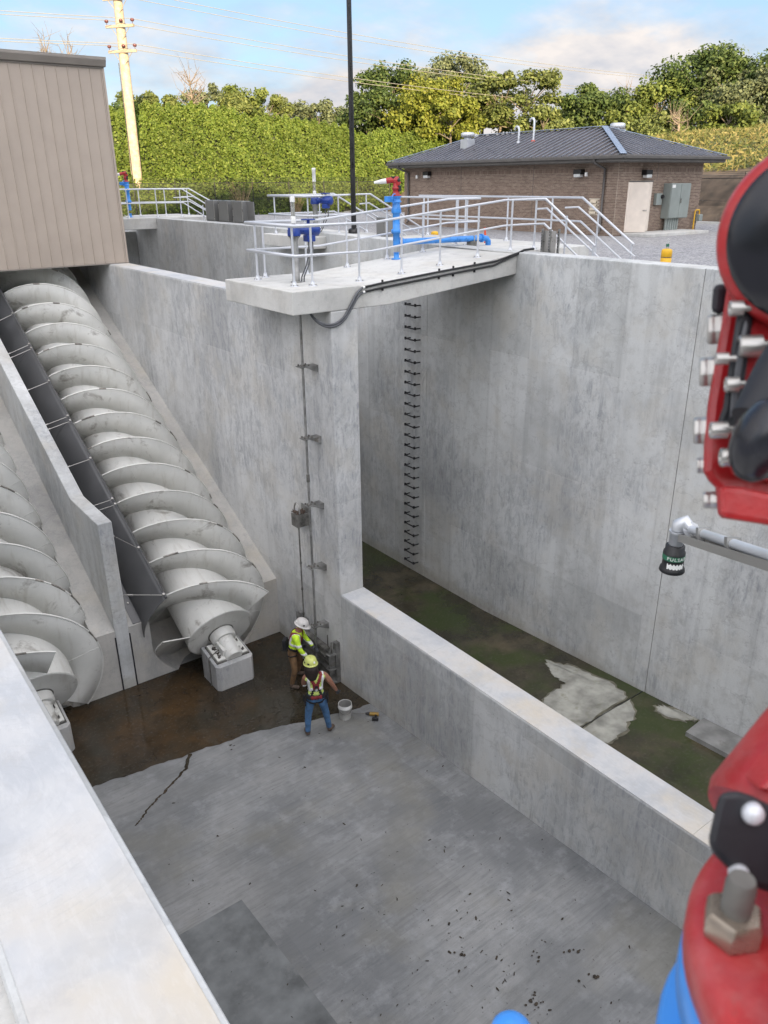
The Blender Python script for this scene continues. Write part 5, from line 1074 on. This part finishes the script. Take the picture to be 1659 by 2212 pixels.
# bucket and drill
bx_, by_ = 7.46, 11.40; bz = zfloor(by_)
t = thing('plastic_bucket', 'white plastic bucket on the floor next to the worker in jeans', 'bucket', (bx_, by_, bz))
MB().lathe((bx_, by_, bz), (0, 0, 1), [(.115, 0), (.12, .01), (.135, .26), (.15, .262), (.15, .29), (.14, .30), (.145, .35), (.140, .353), (.134, .345)], 32, False).build('bucket_body', 'bucket_white', t)
MB().lathe((bx_, by_, bz), (0, 0, 1), [(.136, .350), (.128, .26), (.112, .05), (.0, .045)], 32, False).build('bucket_inside', 'step_slab', t)
MB().tube([(bx_ + .152 * math.cos(a), by_ + .152 * math.sin(a), bz + .30 - .13 * math.sin((a - 2.6) / 3.14 * math.pi)) for a in np.linspace(2.6, 5.74, 14)], .004, 5).build('wire_handle', 'steel_dirty', t)
dx_, dy_ = 7.95, 11.03; dz_ = zfloor(dy_) + .05
t = thing('cordless_drill', 'yellow and black cordless drill lying by the low wall', 'drill', (dx_, dy_, dz_ - .05))
ax = nrm((-.72, .70, .0)); sd = nrm((-.75, -.66, 0))
b = MB().tube([np.array((dx_, dy_, dz_)) - ax * .09, np.array((dx_, dy_, dz_)) + ax * .10], [.042, .036], 14).build('motor_body', 'drill_yellow', t); MB().tube([np.array((dx_, dy_, dz_)) + ax * .10, np.array((dx_, dy_, dz_)) + ax * .19], [.034, .020], 12).build('chuck', 'black_plastic', t); MB().tube([np.array((dx_, dy_, dz_)) + ax * .19, np.array((dx_, dy_, dz_ - .02)) + ax * .45], [.009, .007], 6).build('drill_bit', 'steel_dirty', t)
MB().tube([np.array((dx_, dy_, dz_)) - ax * .03, np.array((dx_, dy_, dz_ - .012)) - ax * .05 + sd * .13], .024, 10).build('grip', 'black_plastic', t); MB().obox(np.array((dx_, dy_, dz_ - .01)) - ax * .05 + sd * .16, [ax, sd, (0, 0, 1)], (.065, .028, .038)).build('battery', 'black_plastic', t, bevel=.01)

# ------------------------------------------------------------------ people
def person(name, label, loc, rotz, J, bones, mats, zone):
    """J: joint -> (x,y,z, rx, ry); bones: (a, b, zone). One continuous skinned body; local x right, y forward."""
    names = list(J); me = bpy.data.meshes.new('body_skel'); me.from_pydata([J[k][:3] for k in names], [(names.index(a), names.index(b)) for a, b, z in bones], [])
    o = bpy.data.objects.new('body_skel', me); COL.objects.link(o); o.modifiers.new('skin', 'SKIN'); sk = me.skin_vertices[0].data
    for i, k in enumerate(names): sk[i].radius = J[k][3:5]; sk[i].use_root = (k == 'pelvis')
    m_ = o.modifiers.new('sub', 'SUBSURF'); m_.levels = 3; m_.render_levels = 3
    dg = bpy.context.evaluated_depsgraph_get(); ev = bpy.data.meshes.new_from_object(o.evaluated_get(dg)); bpy.data.objects.remove(o)
    t = thing(name, label, 'person', loc, rotz=rotz)
    b = bpy.data.objects.new('body', ev); COL.objects.link(b); b.parent = t; ev.materials.clear()
    mn = list(dict.fromkeys(mats.values()))
    for q in mn: ev.materials.append(M(q))
    seg = [(np.array(J[a][:3]), np.array(J[c][:3]), z) for a, c, z in bones]
    for p in ev.polygons:
        c = np.array(p.center); best = (9, None)
        for a, e_, z in seg:
            d = e_ - a; u = np.clip((c - a) @ d / (d @ d), 0, 1); best = min(best, (np.linalg.norm(c - a - d * u), z))
        p.material_index = mn.index(mats[zone(c, best[1])]); p.use_smooth = True
    return t, b
def shell(t, body, pred, off, name, mat):
    me = body.data; vs = {}; V_ = []; F_ = []
    for p in me.polygons:
        if pred(np.array(p.center), np.array(p.normal)):
            f_ = []
            for i in p.vertices:
                if i not in vs: v = me.vertices[i]; vs[i] = len(V_); V_.append(tuple(v.co + v.normal * off))
                f_.append(vs[i])
            F_.append(f_)
    if not F_: return None
    m_ = bpy.data.meshes.new(name); m_.from_pydata(V_, [], F_); m_.update(); m_.materials.append(M(mat)); o = bpy.data.objects.new(name, m_); COL.objects.link(o); o.parent = t
    s_ = o.modifiers.new('solid', 'SOLIDIFY'); s_.thickness = .008; s_.offset = -1
    for p in m_.polygons: p.use_smooth = True
    return o
def local(mb, name, mat, t, **k):      # build in the person's own frame
    me_o = mb.build(name, mat, None, **k); me_o.parent = t; return me_o
def hand(t, p, d, up, name='gloved_fingers', mat='glove'):
    p, d, up = np.array(p, float), nrm(d), nrm(up); s_ = np.cross(d, up)
    for k, (o_, L) in enumerate(((-.030, .062), (-.010, .074), (.010, .070), (.030, .056))):
        a = p + s_ * o_ + d * .025; local(MB().tube([a, a + d * L * .5 - up * .004, a + d * L * .8 - up * .022, a + d * L - up * .042], [.0105, .010, .0095, .007], 7), 'finger', mat, t)
    a = p - s_ * .036; local(MB().tube([a, a + d * .03 - s_ * .022 - up * .008, a + d * .058 - s_ * .020 - up * .022], [.012, .011, .008], 7), 'thumb', mat, t)
def helmet(t, c, mat, yaw=0.0, tilt=0.0, brim='front'):
    R_ = Matrix.Rotation(yaw, 3, 'Z') @ Matrix.Rotation(tilt, 3, 'X')
    def tr(mb):
        mb.v = [tuple(Vector(c) + R_ @ Vector(v)) for v in mb.v]; return mb
    sh = MB(); sh.rings([[(r * .128 * math.cos(a), r * .152 * math.sin(a), h) for a in np.linspace(0, 2 * math.pi, 28, endpoint=False)] for r, h in ((1.02, -.01), (1.0, .0), (.99, .03), (.93, .07), (.80, .105), (.58, .128), (.30, .140), (.02, .143))], True)
    h = local(tr(sh), 'helmet_shell', mat, t)
    br = MB(); br.rings([[(k * .128 * math.cos(a), k * .152 * math.sin(a) + (.045 * max(0, math.sin(a)) if k > 1.05 else 0), z) for a in np.linspace(0, 2 * math.pi, 28, endpoint=False)] for k, z in ((1.0, .004), (1.16, -.012), (1.16, -.018), (.98, -.006))], False); e_ = local(tr(br), 'helmet_brim', mat, t)
    rd = MB(); rd.tube([(0, -.13, .055), (0, -.09, .122), (0, 0, .147), (0, .09, .122), (0, .13, .055)], .010, 8); local(tr(rd), 'helmet_ridge', mat, t)
    for a, z in ((.4, .05), (2.5, .055), (4.2, .04), (5.2, .06), (3.4, .045)):
        st = MB(); p = Vector((.125 * math.cos(a), .148 * math.sin(a), z)); n_ = Vector((math.cos(a), math.sin(a), .5)).normalized(); st.lathe(p, n_, [(.022, -.012), (.022, .002)], 10); local(tr(st), 'sticker', 'white_plastic' if z > .05 else 'black_plastic', t)
def head_parts(t, c, fdir):
    pass
# worker in jeans, back to the lens
J = dict(pelvis=(0, 0, .96, .155, .115), waist=(0, .0, 1.10, .150, .105), chest=(0, .01, 1.30, .175, .115), neck0=(-.03, .0, 1.47, .085, .075), neck=(-.05, .02, 1.54, .058, .058), head=(-.06, .045, 1.63, .078, .092), crown=(-.065, .05, 1.73, .075, .09),
         hl=(-.10, 0, .90, .105, .105), kl=(-.17, .03, .50, .072, .078), al=(-.20, -.01, .12, .055, .058), hll=(-.20, -.02, .05, .045, .05), tl=(-.235, .19, .045, .045, .035),
         hr=(.10, 0, .90, .105, .105), kr=(.19, .05, .50, .072, .078), ar=(.245, .02, .12, .055, .058), hrl=(.245, .01, .05, .045, .05), tr=(.36, .17, .045, .045, .035),
         sl=(-.195, .01, 1.42, .075, .075), el=(-.215, .14, 1.15, .052, .052), wl=(-.14, .34, 1.05, .036, .036), gl=(-.10, .42, 1.04, .034, .045),
         sr=(.195, .01, 1.42, .075, .075), er=(.33, .03, 1.16, .054, .054), wr=(.43, .12, .93, .037, .037), gr=(.47, .15, .85, .030, .046))
bones = [('pelvis', 'waist', 'torso'), ('waist', 'chest', 'torso'), ('chest', 'neck0', 'torso'), ('neck0', 'neck', 'neck'), ('neck', 'head', 'head'), ('head', 'crown', 'head')]
for s_ in 'lr':
    bones += [('pelvis', 'h' + s_, 'leg'), ('h' + s_, 'k' + s_, 'leg'), ('k' + s_, 'a' + s_, 'leg'), ('a' + s_, 'h' + s_ + 'l' if False else ('hll' if s_ == 'l' else 'hrl'), 'boot'), (('hll' if s_ == 'l' else 'hrl'), 't' + s_, 'boot'), ('chest', 's' + s_, 'torso'), ('s' + s_, 'e' + s_, 'arm'), ('e' + s_, 'w' + s_, 'arm'), ('w' + s_, 'g' + s_, 'hand')]
def zoneB(c, z):
    if z == 'torso': return 'leg' if c[2] < 1.0 else 'torso'
    if z == 'leg' and c[2] < .13: return 'boot'
    return z
matsB = dict(torso='hivis_vest', leg='jeans', boot='boot', arm='skin', hand='glove', neck='skin', head='skin')
face = math.radians(-24)      # local +y turned to the world: slightly left of straight away
pB, bB = person('person', 'worker in lime helmet, sleeveless hi-vis vest, red harness and blue jeans, back turned', (6.70, 11.29, zfloor(11.29) - .002), face, J, bones, matsB, zoneB)
arm = lambda c: abs(c[0]) > .235 and c[2] > .8
shell(pB, bB, lambda c, n_: 1.02 < c[2] < 1.5 and not arm(c) and .115 < abs(c[0]) < .165 and c[2] > 1.14, .010, 'reflective_stripe', 'reflective')
shell(pB, bB, lambda c, n_: 1.13 < c[2] < 1.185 and not arm(c), .010, 'reflective_belt', 'reflective')
shell(pB, bB, lambda c, n_: 1.17 < c[2] < 1.50 and not arm(c) and c[1] < .02 and abs(abs(c[0]) - np.interp(c[2], [1.17, 1.28, 1.46], [.035, .03, .105])) < .034, .022, 'harness_back', 'harness_red')
shell(pB, bB, lambda c, n_: .98 < c[2] < 1.16 and not arm(c) and c[1] < .0 and abs(abs(c[0]) - np.interp(c[2], [.98, 1.16], [.11, .05])) < .020, .020, 'harness_strap', 'strap_black')
shell(pB, bB, lambda c, n_: .945 < c[2] < 1.035 and abs(c[0]) < .2, .026, 'tool_belt', 'strap_black')
shell(pB, bB, lambda c, n_: .955 < c[2] < 1.025 and abs(c[0]) < .10 and c[1] < 0, .040, 'belt_pad', 'harness_red')
shell(pB, bB, lambda c, n_: .74 < c[2] < .90 and c[1] < .02 and abs(c[2] - (.90 - .6 * max(0, .17 - abs(c[0])))) < .022, .016, 'leg_strap', 'strap_black')
local(MB().lathe((0, -.155, 1.25), (0, -1, 0), [(.035, 0), (.035, .012)], 14), 'harness_plate', 'strap_black', pB); local(MB().tube([(.03 * math.cos(a), -.185, 1.20 + .04 * math.sin(a)) for a in np.linspace(0, 6.283, 17)], .006, 6, False), 'harness_ring', 'steel_dirty', pB)
for s_ in (-1, 1):
    for k in range(3): local(MB().tube([(s_ * (.20 + .02 * k), -.04 + .05 * k, .97), (s_ * (.235 + .01 * k), -.05 + .05 * k, .86), (s_ * .22, -.05 + .05 * k, .77)], .013, 6), 'tool_strap', 'strap_black', pB)
hr_ = MB(); hr_.rings([[(w_ * math.cos(a) - .06, -.03 + d_ * math.sin(a) + .04, z) for a in np.linspace(math.pi * .92, math.pi * 2.08, 16)] for w_, d_, z in ((.098, .115, 1.68), (.105, .125, 1.60), (.112, .130, 1.52), (.100, .125, 1.45), (.07, .12, 1.40))], False, True, closed=False)
o = local(hr_, 'hair', 'hair', pB, fix=False); m_ = o.modifiers.new('s', 'SOLIDIFY'); m_.thickness = .03
helmet(pB, (-.063, .05, 1.70), 'helmet_lime', 0.0, -.10)
hand(pB, (.47, .15, .86), (.2, .25, -.95), (.3, -.9, .1)); hand(pB, (-.10, .42, 1.04), (.3, .9, -.1), (0, 0, 1))
local(MB().tube([(-.06, .125, 1.645), (-.06, .165, 1.615), (-.06, .13, 1.605)], [.012, .014, .01], 6), 'nose', 'skin', pB)
# worker in yellow sleeves, bending forward
J = dict(pelvis=(0, -.04, .86, .15, .115), waist=(0, .02, .99, .145, .11), chest=(0, .07, 1.18, .175, .12), neck0=(0, .13, 1.34, .085, .08), neck=(0, .16, 1.40, .058, .058), head=(0, .20, 1.47, .078, .09), crown=(0, .235, 1.555, .075, .088),
         hl=(-.11, -.03, .82, .105, .105), kl=(-.22, .08, .46, .075, .08), al=(-.26, .0, .11, .058, .06), hll=(-.26, -.02, .05, .046, .05), tl=(-.28, .18, .045, .045, .035),
         hr=(.11, -.03, .82, .105, .105), kr=(.22, .05, .46, .075, .08), ar=(.265, -.03, .11, .058, .06), hrl=(.265, -.05, .05, .046, .05), tr=(.29, .15, .045, .045, .035),
         sl=(-.195, .11, 1.29, .075, .075), el=(-.25, .22, 1.03, .055, .055), wl=(-.13, .40, .88, .04, .04), gl=(-.08, .46, .84, .034, .045),
         sr=(.195, .11, 1.29, .078, .078), er=(.24, .19, 1.00, .057, .057), wr=(.18, .33, .78, .042, .042), gr=(.16, .38, .71, .032, .046))
matsA = dict(torso='hivis_yellow', leg='trouser_brown', boot='boot', arm='hivis_yellow', hand='glove', neck='skin', head='skin')
def zoneA(c, z):
    if z == 'torso' and c[2] < .90: return 'leg'
    if z == 'leg' and c[2] < .13: return 'boot'
    return z
fA = np.array((.74, -.67)); rotA = math.atan2(-fA[0], fA[1])
pA, bA = person('person', 'worker in white helmet, yellow hi-vis long sleeves and brown trousers, bending forward', (7.36, 13.26, ZF + .002), rotA, J, bones, matsA, zoneA)
armA = lambda c: abs(c[0]) > .225 and c[2] > .6 or c[1] > .23 and c[2] < 1.15
ta = lambda c: c[2] + .45 * (c[1] - .05)      # height along the bent trunk
shell(pA, bA, lambda c, n_: not armA(c) and 1.02 < ta(c) < 1.075 and c[2] > .85, .010, 'reflective_belt', 'reflective')
shell(pA, bA, lambda c, n_: not armA(c) and 1.07 < ta(c) < 1.40 and .10 < abs(c[0]) < .15 and c[2] > .95, .010, 'reflective_stripe', 'reflective')
for zz in (1.10, .88):
    shell(pA, bA, lambda c, n_: armA(c) and c[0] > .08 and abs(c[2] - zz) < .028 and c[2] > .72, .010, 'sleeve_band', 'reflective'); shell(pA, bA, lambda c, n_: armA(c) and c[0] < -.0 and abs(c[2] - zz - .07) < .028 and c[2] > .9, .010, 'sleeve_band', 'reflective')
shell(pA, bA, lambda c, n_: not armA(c) and 1.05 < ta(c) < 1.43 and abs(abs(c[0]) - np.interp(ta(c), [1.05, 1.42], [.045, .125])) < .03, .020, 'harness_strap', 'harness_red')
shell(pA, bA, lambda c, n_: not armA(c) and .90 < ta(c) < .95 and c[2] > .75, .022, 'tool_belt', 'strap_black')
shell(pA, bA, lambda c, n_: .66 < c[2] < .80 and abs(c[2] - (.80 - .6 * max(0, .17 - abs(c[0])))) < .022, .016, 'leg_strap', 'strap_black')
local(MB().obox((.0, -.19, .99), [(1, 0, 0), (0, 1, 0), (0, 0, 1)], (.10, .05, .13)), 'back_pouch', 'strap_black', pA, bevel=.02)
helmet(pA, (0, .215, 1.52), 'helmet_white', 0.0, -.38)
hand(pA, (.16, .38, .71), (-.1, .4, -.9), (0, -.9, -.3)); hand(pA, (-.08, .46, .84), (.5, .8, -.2), (0, 0, 1))
local(MB().tube([(0, .285, 1.47), (0, .32, 1.43), (0, .28, 1.425)], [.012, .014, .01], 6), 'nose', 'skin', pA)

# ------------------------------------------------------------------ level sensor on its arm
P = lambda x, y, d: ray(x, y) * d
sc_ = P(1459, 1178, 3.0); sx_, sy_ = sc_[0], sc_[1]; zt_ = sc_[2]
t = thing('level_sensor', 'black round level sensor with green label, hanging from a steel arm', 'level sensor', (sx_, sy_, zt_ - .12))
b = MB().lathe((sx_, sy_, zt_), (0, 0, -1), [(.030, -.004), (.036, .0), (.036, .02), (.041, .024), (.041, .055), (.040, .057), (.040, .085), (.046, .092), (.048, .105), (.046, .108), (.038, .108)], 36).build('sensor_body', 'black_plastic', t)
MB().lathe((sx_, sy_, zt_ - .034), (0, 0, -1), [(.0418, 0), (.0418, .020)], 36).build('label_band', 'green_label', b)
fc = bpy.data.curves.new('txt', 'FONT'); fc.body = 'PULSAR'; fc.size = .019; fc.align_x = 'CENTER'; fc.align_y = 'CENTER'; fc.space_character = 1.25; fc.extrude = .0003
fo = bpy.data.objects.new('txt', fc); COL.objects.link(fo); tm = bpy.data.meshes.new_from_object(fo.evaluated_get(bpy.context.evaluated_depsgraph_get())); bpy.data.objects.remove(fo)
va = math.atan2(-sy_, -sx_) + .35
for v in tm.vertices: a = va + v.co.x / .042; r_ = .0422 + v.co.z; v.co = Vector((r_ * math.cos(a), r_ * math.sin(a), zt_ - .044 + v.co.y - (zt_ - .12)))
tm.materials.append(M('white_plastic')); to = bpy.data.objects.new('lettering', tm); COL.objects.link(to); to.parent = b
sp = []
for k in range(26): a = va - .15 + random.uniform(-.75, .75); sp.append((a, zt_ - .079 + random.uniform(-.010, .010)))
mb = MB()
mb.rings([[(sx_ + .0412 * math.cos(va + u), sy_ + .0412 * math.sin(va + u), zt_ - .066 - .020 * q + .0035 * math.sin(u * 21 + q * 9)) for u in np.linspace(-.85, .75, 26)] for q in (0, .5, 1)], False, True, closed=False); mb.build('paper_label', 'white_plastic', b, fix=False)
tee = P(1461, 1160, 3.0); MB().lathe((sx_, sy_, zt_), (0, 0, 1), [(.022, 0), (.026, .005), (.026, .05), (.03, .052), (.03, .062)], 20).build('coupling', 'galvanized', t)
a0 = np.array([sx_, sy_, zt_ + .065]); e1 = P(1490, 1143, 2.95); e2 = P(1659, 1200, 2.22); e3 = np.array([1.62, -.35, e2[2] + .22]); 
arm_t = thing('sensor_arm', 'stainless strut arm with grey conduit reaching over the chamber', 'strut arm', tuple(e3 * [1, 1, 0] + [0, 0, -1.75]))
MB().tube([a0, a0 + (0, 0, .02), (a0 + e1) / 2 + (0, 0, .028), e1], .024, 14).build('elbow', 'galvanized', arm_t); MB().lathe(e1, e2 - e1, [(.030, -.015), (.030, .02)], 8).build('lock_nut', 'galvanized', arm_t)
MB().tube([e1, e2, e2 + (e2 - e1) * .6], .0165, 14).build('conduit', 'rubber_grey' if False else 'galvanized', arm_t)
s0 = P(1474, 1168, 2.97); s1 = P(1659, 1228, 2.22); dv_ = nrm(s1 - s0); sd_ = nrm(np.cross(dv_, (0, 0, 1))); up_ = np.cross(sd_, dv_); Ls = np.linalg.norm(s1 - s0) * 1.65
ch = MB(); c0 = s0 + dv_ * Ls / 2
ch.obox(c0 - up_ * .0, [dv_, sd_, up_], (Ls / 2, .0205, .002)); ch.build('strut_web', 'stainless', arm_t)
for q in (-1, 1): MB().obox(c0 + sd_ * q * .0195 + up_ * .0145, [dv_, sd_, up_], (Ls / 2, .0012, .0125)).build('strut_side', 'stainless', arm_t)
for f_ in (.22, .62): q = e1 + (e2 - e1) * f_; MB().obox(q - (0, 0, .01), [dv_, sd_, up_], (.012, .022, .030)).build('pipe_clamp', 'stainless_dull', arm_t)
pe = s0 + dv_ * Ls; MB().box((1.66, -.42, -1.745), (1.71, -.37, .1)).build('support_post', 'stainless_dull', arm_t); MB().tube([pe, (1.68, -.395, pe[2] + .05)], .02, 8).build('arm_root', 'stainless_dull', arm_t)
slab('near_platform_wing', 'pale concrete wing of the near platform holding the sensor arm post', [.784, 1.78], [-1.752, -1.752], -2.2, -.1, .42)

# ------------------------------------------------------------------ big red monitor beside the lens
C_ = np.array([.385, .055, -.376])
t = thing('water_monitor', 'large red water monitor with black wheel and bolted blue flange, close to the lens', 'water monitor', (C_[0], C_[1], -1.75))
MB().lathe(C_, (0, 0, -1), [(.070, -.012), (.074, -.001), (.108, 0), (.1145, .004), (.116, .010), (.116, .023), (.113, .026)], 64).build('red_flange', 'red_paint', t)
MB().lathe(C_ + (0, 0, -.0275), (0, 0, -1), [(.114, 0), (.116, .003), (.116, .023), (.113, .026), (.075, .03), (.07, .06)], 64).build('blue_flange', 'blue_paint', t)
MB().lathe(C_ + (0, 0, -.085), (0, 0, -1), [(.09, 0), (.118, .004), (.121, .012), (.121, .045), (.10, .055), (.08, .12), (.07, .16), (.075, .4), (.09, .42), (.075, .44), (.075, 1.26), (.115, 1.27), (.115, 1.289)], 48).build('riser_pipe', 'blue_paint', t)
g0 = P(1105, 2236, .74); g1 = C_ + np.array([0, 0, -.32]); MB().tube([g0, g0 + (g1 - g0) * .15, g1], [.012, .021, .03], 18).build('gear_operator', 'blue_paint', t); MB().ball(tuple(g0), .0205, 18).build('operator_cap', 'blue_paint', t)
for k in range(8):
    a0_ = math.atan2(.075, -.056) + k * math.pi / 4; p = C_ + np.array([.0945 * math.cos(a0_), .0945 * math.sin(a0_), 0])
    nt = MB().lathe(p + (0, 0, .001), (0, 0, 1), [(.0150, 0), (.0158, .003), (.0158, .013), (.0135, .0165)], 6).build('hex_nut', 'nut_bronze', t, bevel=.0008)
    MB().lathe(p, (0, 0, 1), [(.0078, .015), (.0078, .036), (.0065, .040)], 20).build('stud', 'steel_dirty', nt)
# swivel barrel
ax0, ax1 = P(1712, 1850, .475), P(1905, 1590, .50); MB().tube([ax0, ax0 + (ax1 - ax0) * .08, ax1], [.057, .0605, .060], 48).build('swivel_barrel', 'red_paint', t)
MB().obox(P(1668, 1640, .47), [nrm(ax1 - ax0), RT, fw], (.016, .008, .02)).build('barrel_rib', 'red_paint', t, bevel=.003)
MB().tube([C_ + (0, 0, -.004), C_ + (0, 0, .05), C_ + (0.02, -.015, .10)], [.066, .060, .055], 40).build('swivel_neck', 'red_paint', t)
def plate(pix, d, th, name, mat, bevel=.003, par=t): return MB().prism([P(x, y, d) for x, y in pix], ray(min(x for x, y in pix), np.mean([y for x, y in pix])) * th).build(name, mat, par, bevel=bevel)
pl = plate([(1556, 1709), (1545, 1746), (1528, 1822), (1541, 1845), (1574, 1878), (1617, 1914), (1659, 1927), (1790, 1960), (1800, 1800), (1700, 1752), (1659, 1735), (1624, 1717), (1598, 1709)], .428, .012, 'cover_plate', 'black_satin', .004)
def dome(px, py, d, r, name='dome_bolt', mat='aluminium', par=None):
    c = P(px, py, d); ax_ = -fw + RT * -.25; MB().lathe(c, ax_, [(r, -.004), (r, .0), (r * .94, r * .22), (r * .72, r * .48), (r * .4, r * .62), (.0005, r * .66)], 24).build(name, mat, par or t)
dome(1627, 1759, .4255, .0060); dome(1598, 1892, .4255, .0055)
# upper body
body = [(1585, 585), (1572, 613), (1562, 681), (1551, 745), (1541, 806), (1530, 870), (1521, 960), (1519, 1020), (1530, 1040), (1547, 1057), (1551, 1113), (1560, 1122), (1659, 1137), (1880, 1160), (1880, 520), (1640, 520)]
plate(body, .555, .085, 'gear_housing', 'red_paint', .006)
plate([(1552, 1050), (1556, 1118), (1659, 1135), (1880, 1158), (1880, 1085), (1700, 1075), (1600, 1052)], .535, .02, 'housing_foot', 'red_paint', .004)
plate([(1606, 700), (1596, 790), (1580, 900), (1575, 1030), (1880, 1075), (1880, 640), (1660, 640)], .538, .017, 'housing_cover', 'red_paint', .006)
wc = P(1768, 510, .50); wa = -nrm(ray(1690, 520))
MB().lathe(wc, wa, [(.052, -.04), (.060, -.035), (.0605, -.004), (.058, .004), (.0535, .006)], 72).build('wheel_rim', 'red_paint', t)
MB().lathe(wc, wa, [(.0538, .002), (.0535, .009), (.049, .0115), (.020, .013), (.0004, .013)], 72).build('wheel_face', 'black_gloss', t)
for an in (2.5, 3.3, 4.1):
    u_, w_, d_ = frame(wa); q = wc + nrm(wa) * .0125 + .036 * (math.cos(an) * (-RT) + math.sin(an) * UP)
    MB().lathe(q, wa, [(.006, -.001), (.006, .0012), (.0045, .002), (.0045, .0004), (.0002, .0004)], 18).build('wheel_screw', 'black_satin', t)
MB().tube([wc - nrm(wa) * .05, P(1760, 640, .57)], .045, 32).build('wheel_neck', 'red_paint', t)
def bolt(x0, x1, y0, y1, d, mat='stainless', hexa=True, par=None):
    c = P((x0 + x1) / 2, (y0 + y1) / 2, d); r = (y1 - y0) / 2 / 1696 * d; L = (x1 - x0) / 1696 * d; ax_ = nrm(-RT + (.42 if hexa else .22) * fw)
    q = MB().lathe(c - ax_ * L * .5, ax_, [(r, 0), (r * 1.02, L * .1), (r * 1.02, L * .42), (r * .96, L * .5), (r, L * .56), (r, L * .92), (r * .86, L)] if hexa else [(r, 0), (r, L * .9), (r * .92, L), (r * .6, L), (r * .58, L * .8)], 6 if hexa else 20).build('hex_bolt' if hexa else 'socket_bolt', mat, par or t, bevel=.0008)
    MB().tube([c - ax_ * L * 1.1, c - ax_ * L * .4], r * .5, 10).build('bolt_shank', mat, q)
for b_ in ((1529, 1563, 677, 745), (1512, 1546, 770, 836), (1499, 1531, 899, 960), (1506, 1522, 988, 1023), (1519, 1551, 1061, 1099)): bolt(*b_, .575)
for b_ in ((1576, 1604, 649, 683), (1596, 1643, 724, 772), (1546, 1572, 762, 788), (1567, 1594, 814, 848), (1534, 1570, 911, 948), (1556, 1596, 967, 1009)): bolt(*b_, .528, 'stainless', False)
plate([(1541, 613), (1574, 613), (1568, 678), (1536, 678)], .57, .03, 'cable_gland', 'black_satin', .004)
plate([(1604, 640), (1624, 645), (1626, 690), (1612, 800), (1596, 905), (1582, 938), (1556, 942), (1546, 925), (1562, 880), (1576, 780), (1590, 690)], .532, .010, 'lock_lever', 'black_satin', .003)
plate([(1610, 690), (1616, 700), (1602, 800), (1588, 890), (1576, 905), (1580, 850), (1594, 750)], .5285, .004, 'lever_groove', 'rubber_grey', .001)
MB().tube([P(1760, 690, .50), P(1680, 800, .495), P(1622, 905, .49)], [.016, .014, .0125], 16).build('crank_arm', 'black_satin', t)
kc = P(1650, 950, .475); MB().ball((0, 0, 0), .0185, 24, (1, 1, 1.5)).build('crank_knob', 'black_gloss', None)
kn = bpy.data.objects['crank_knob']; kn.parent = t; kn.location = Vector(kc - np.array([C_[0], C_[1], -1.75])); kn.rotation_euler = (.2, .15, 0)
for p_ in kn.data.polygons: p_.use_smooth = True
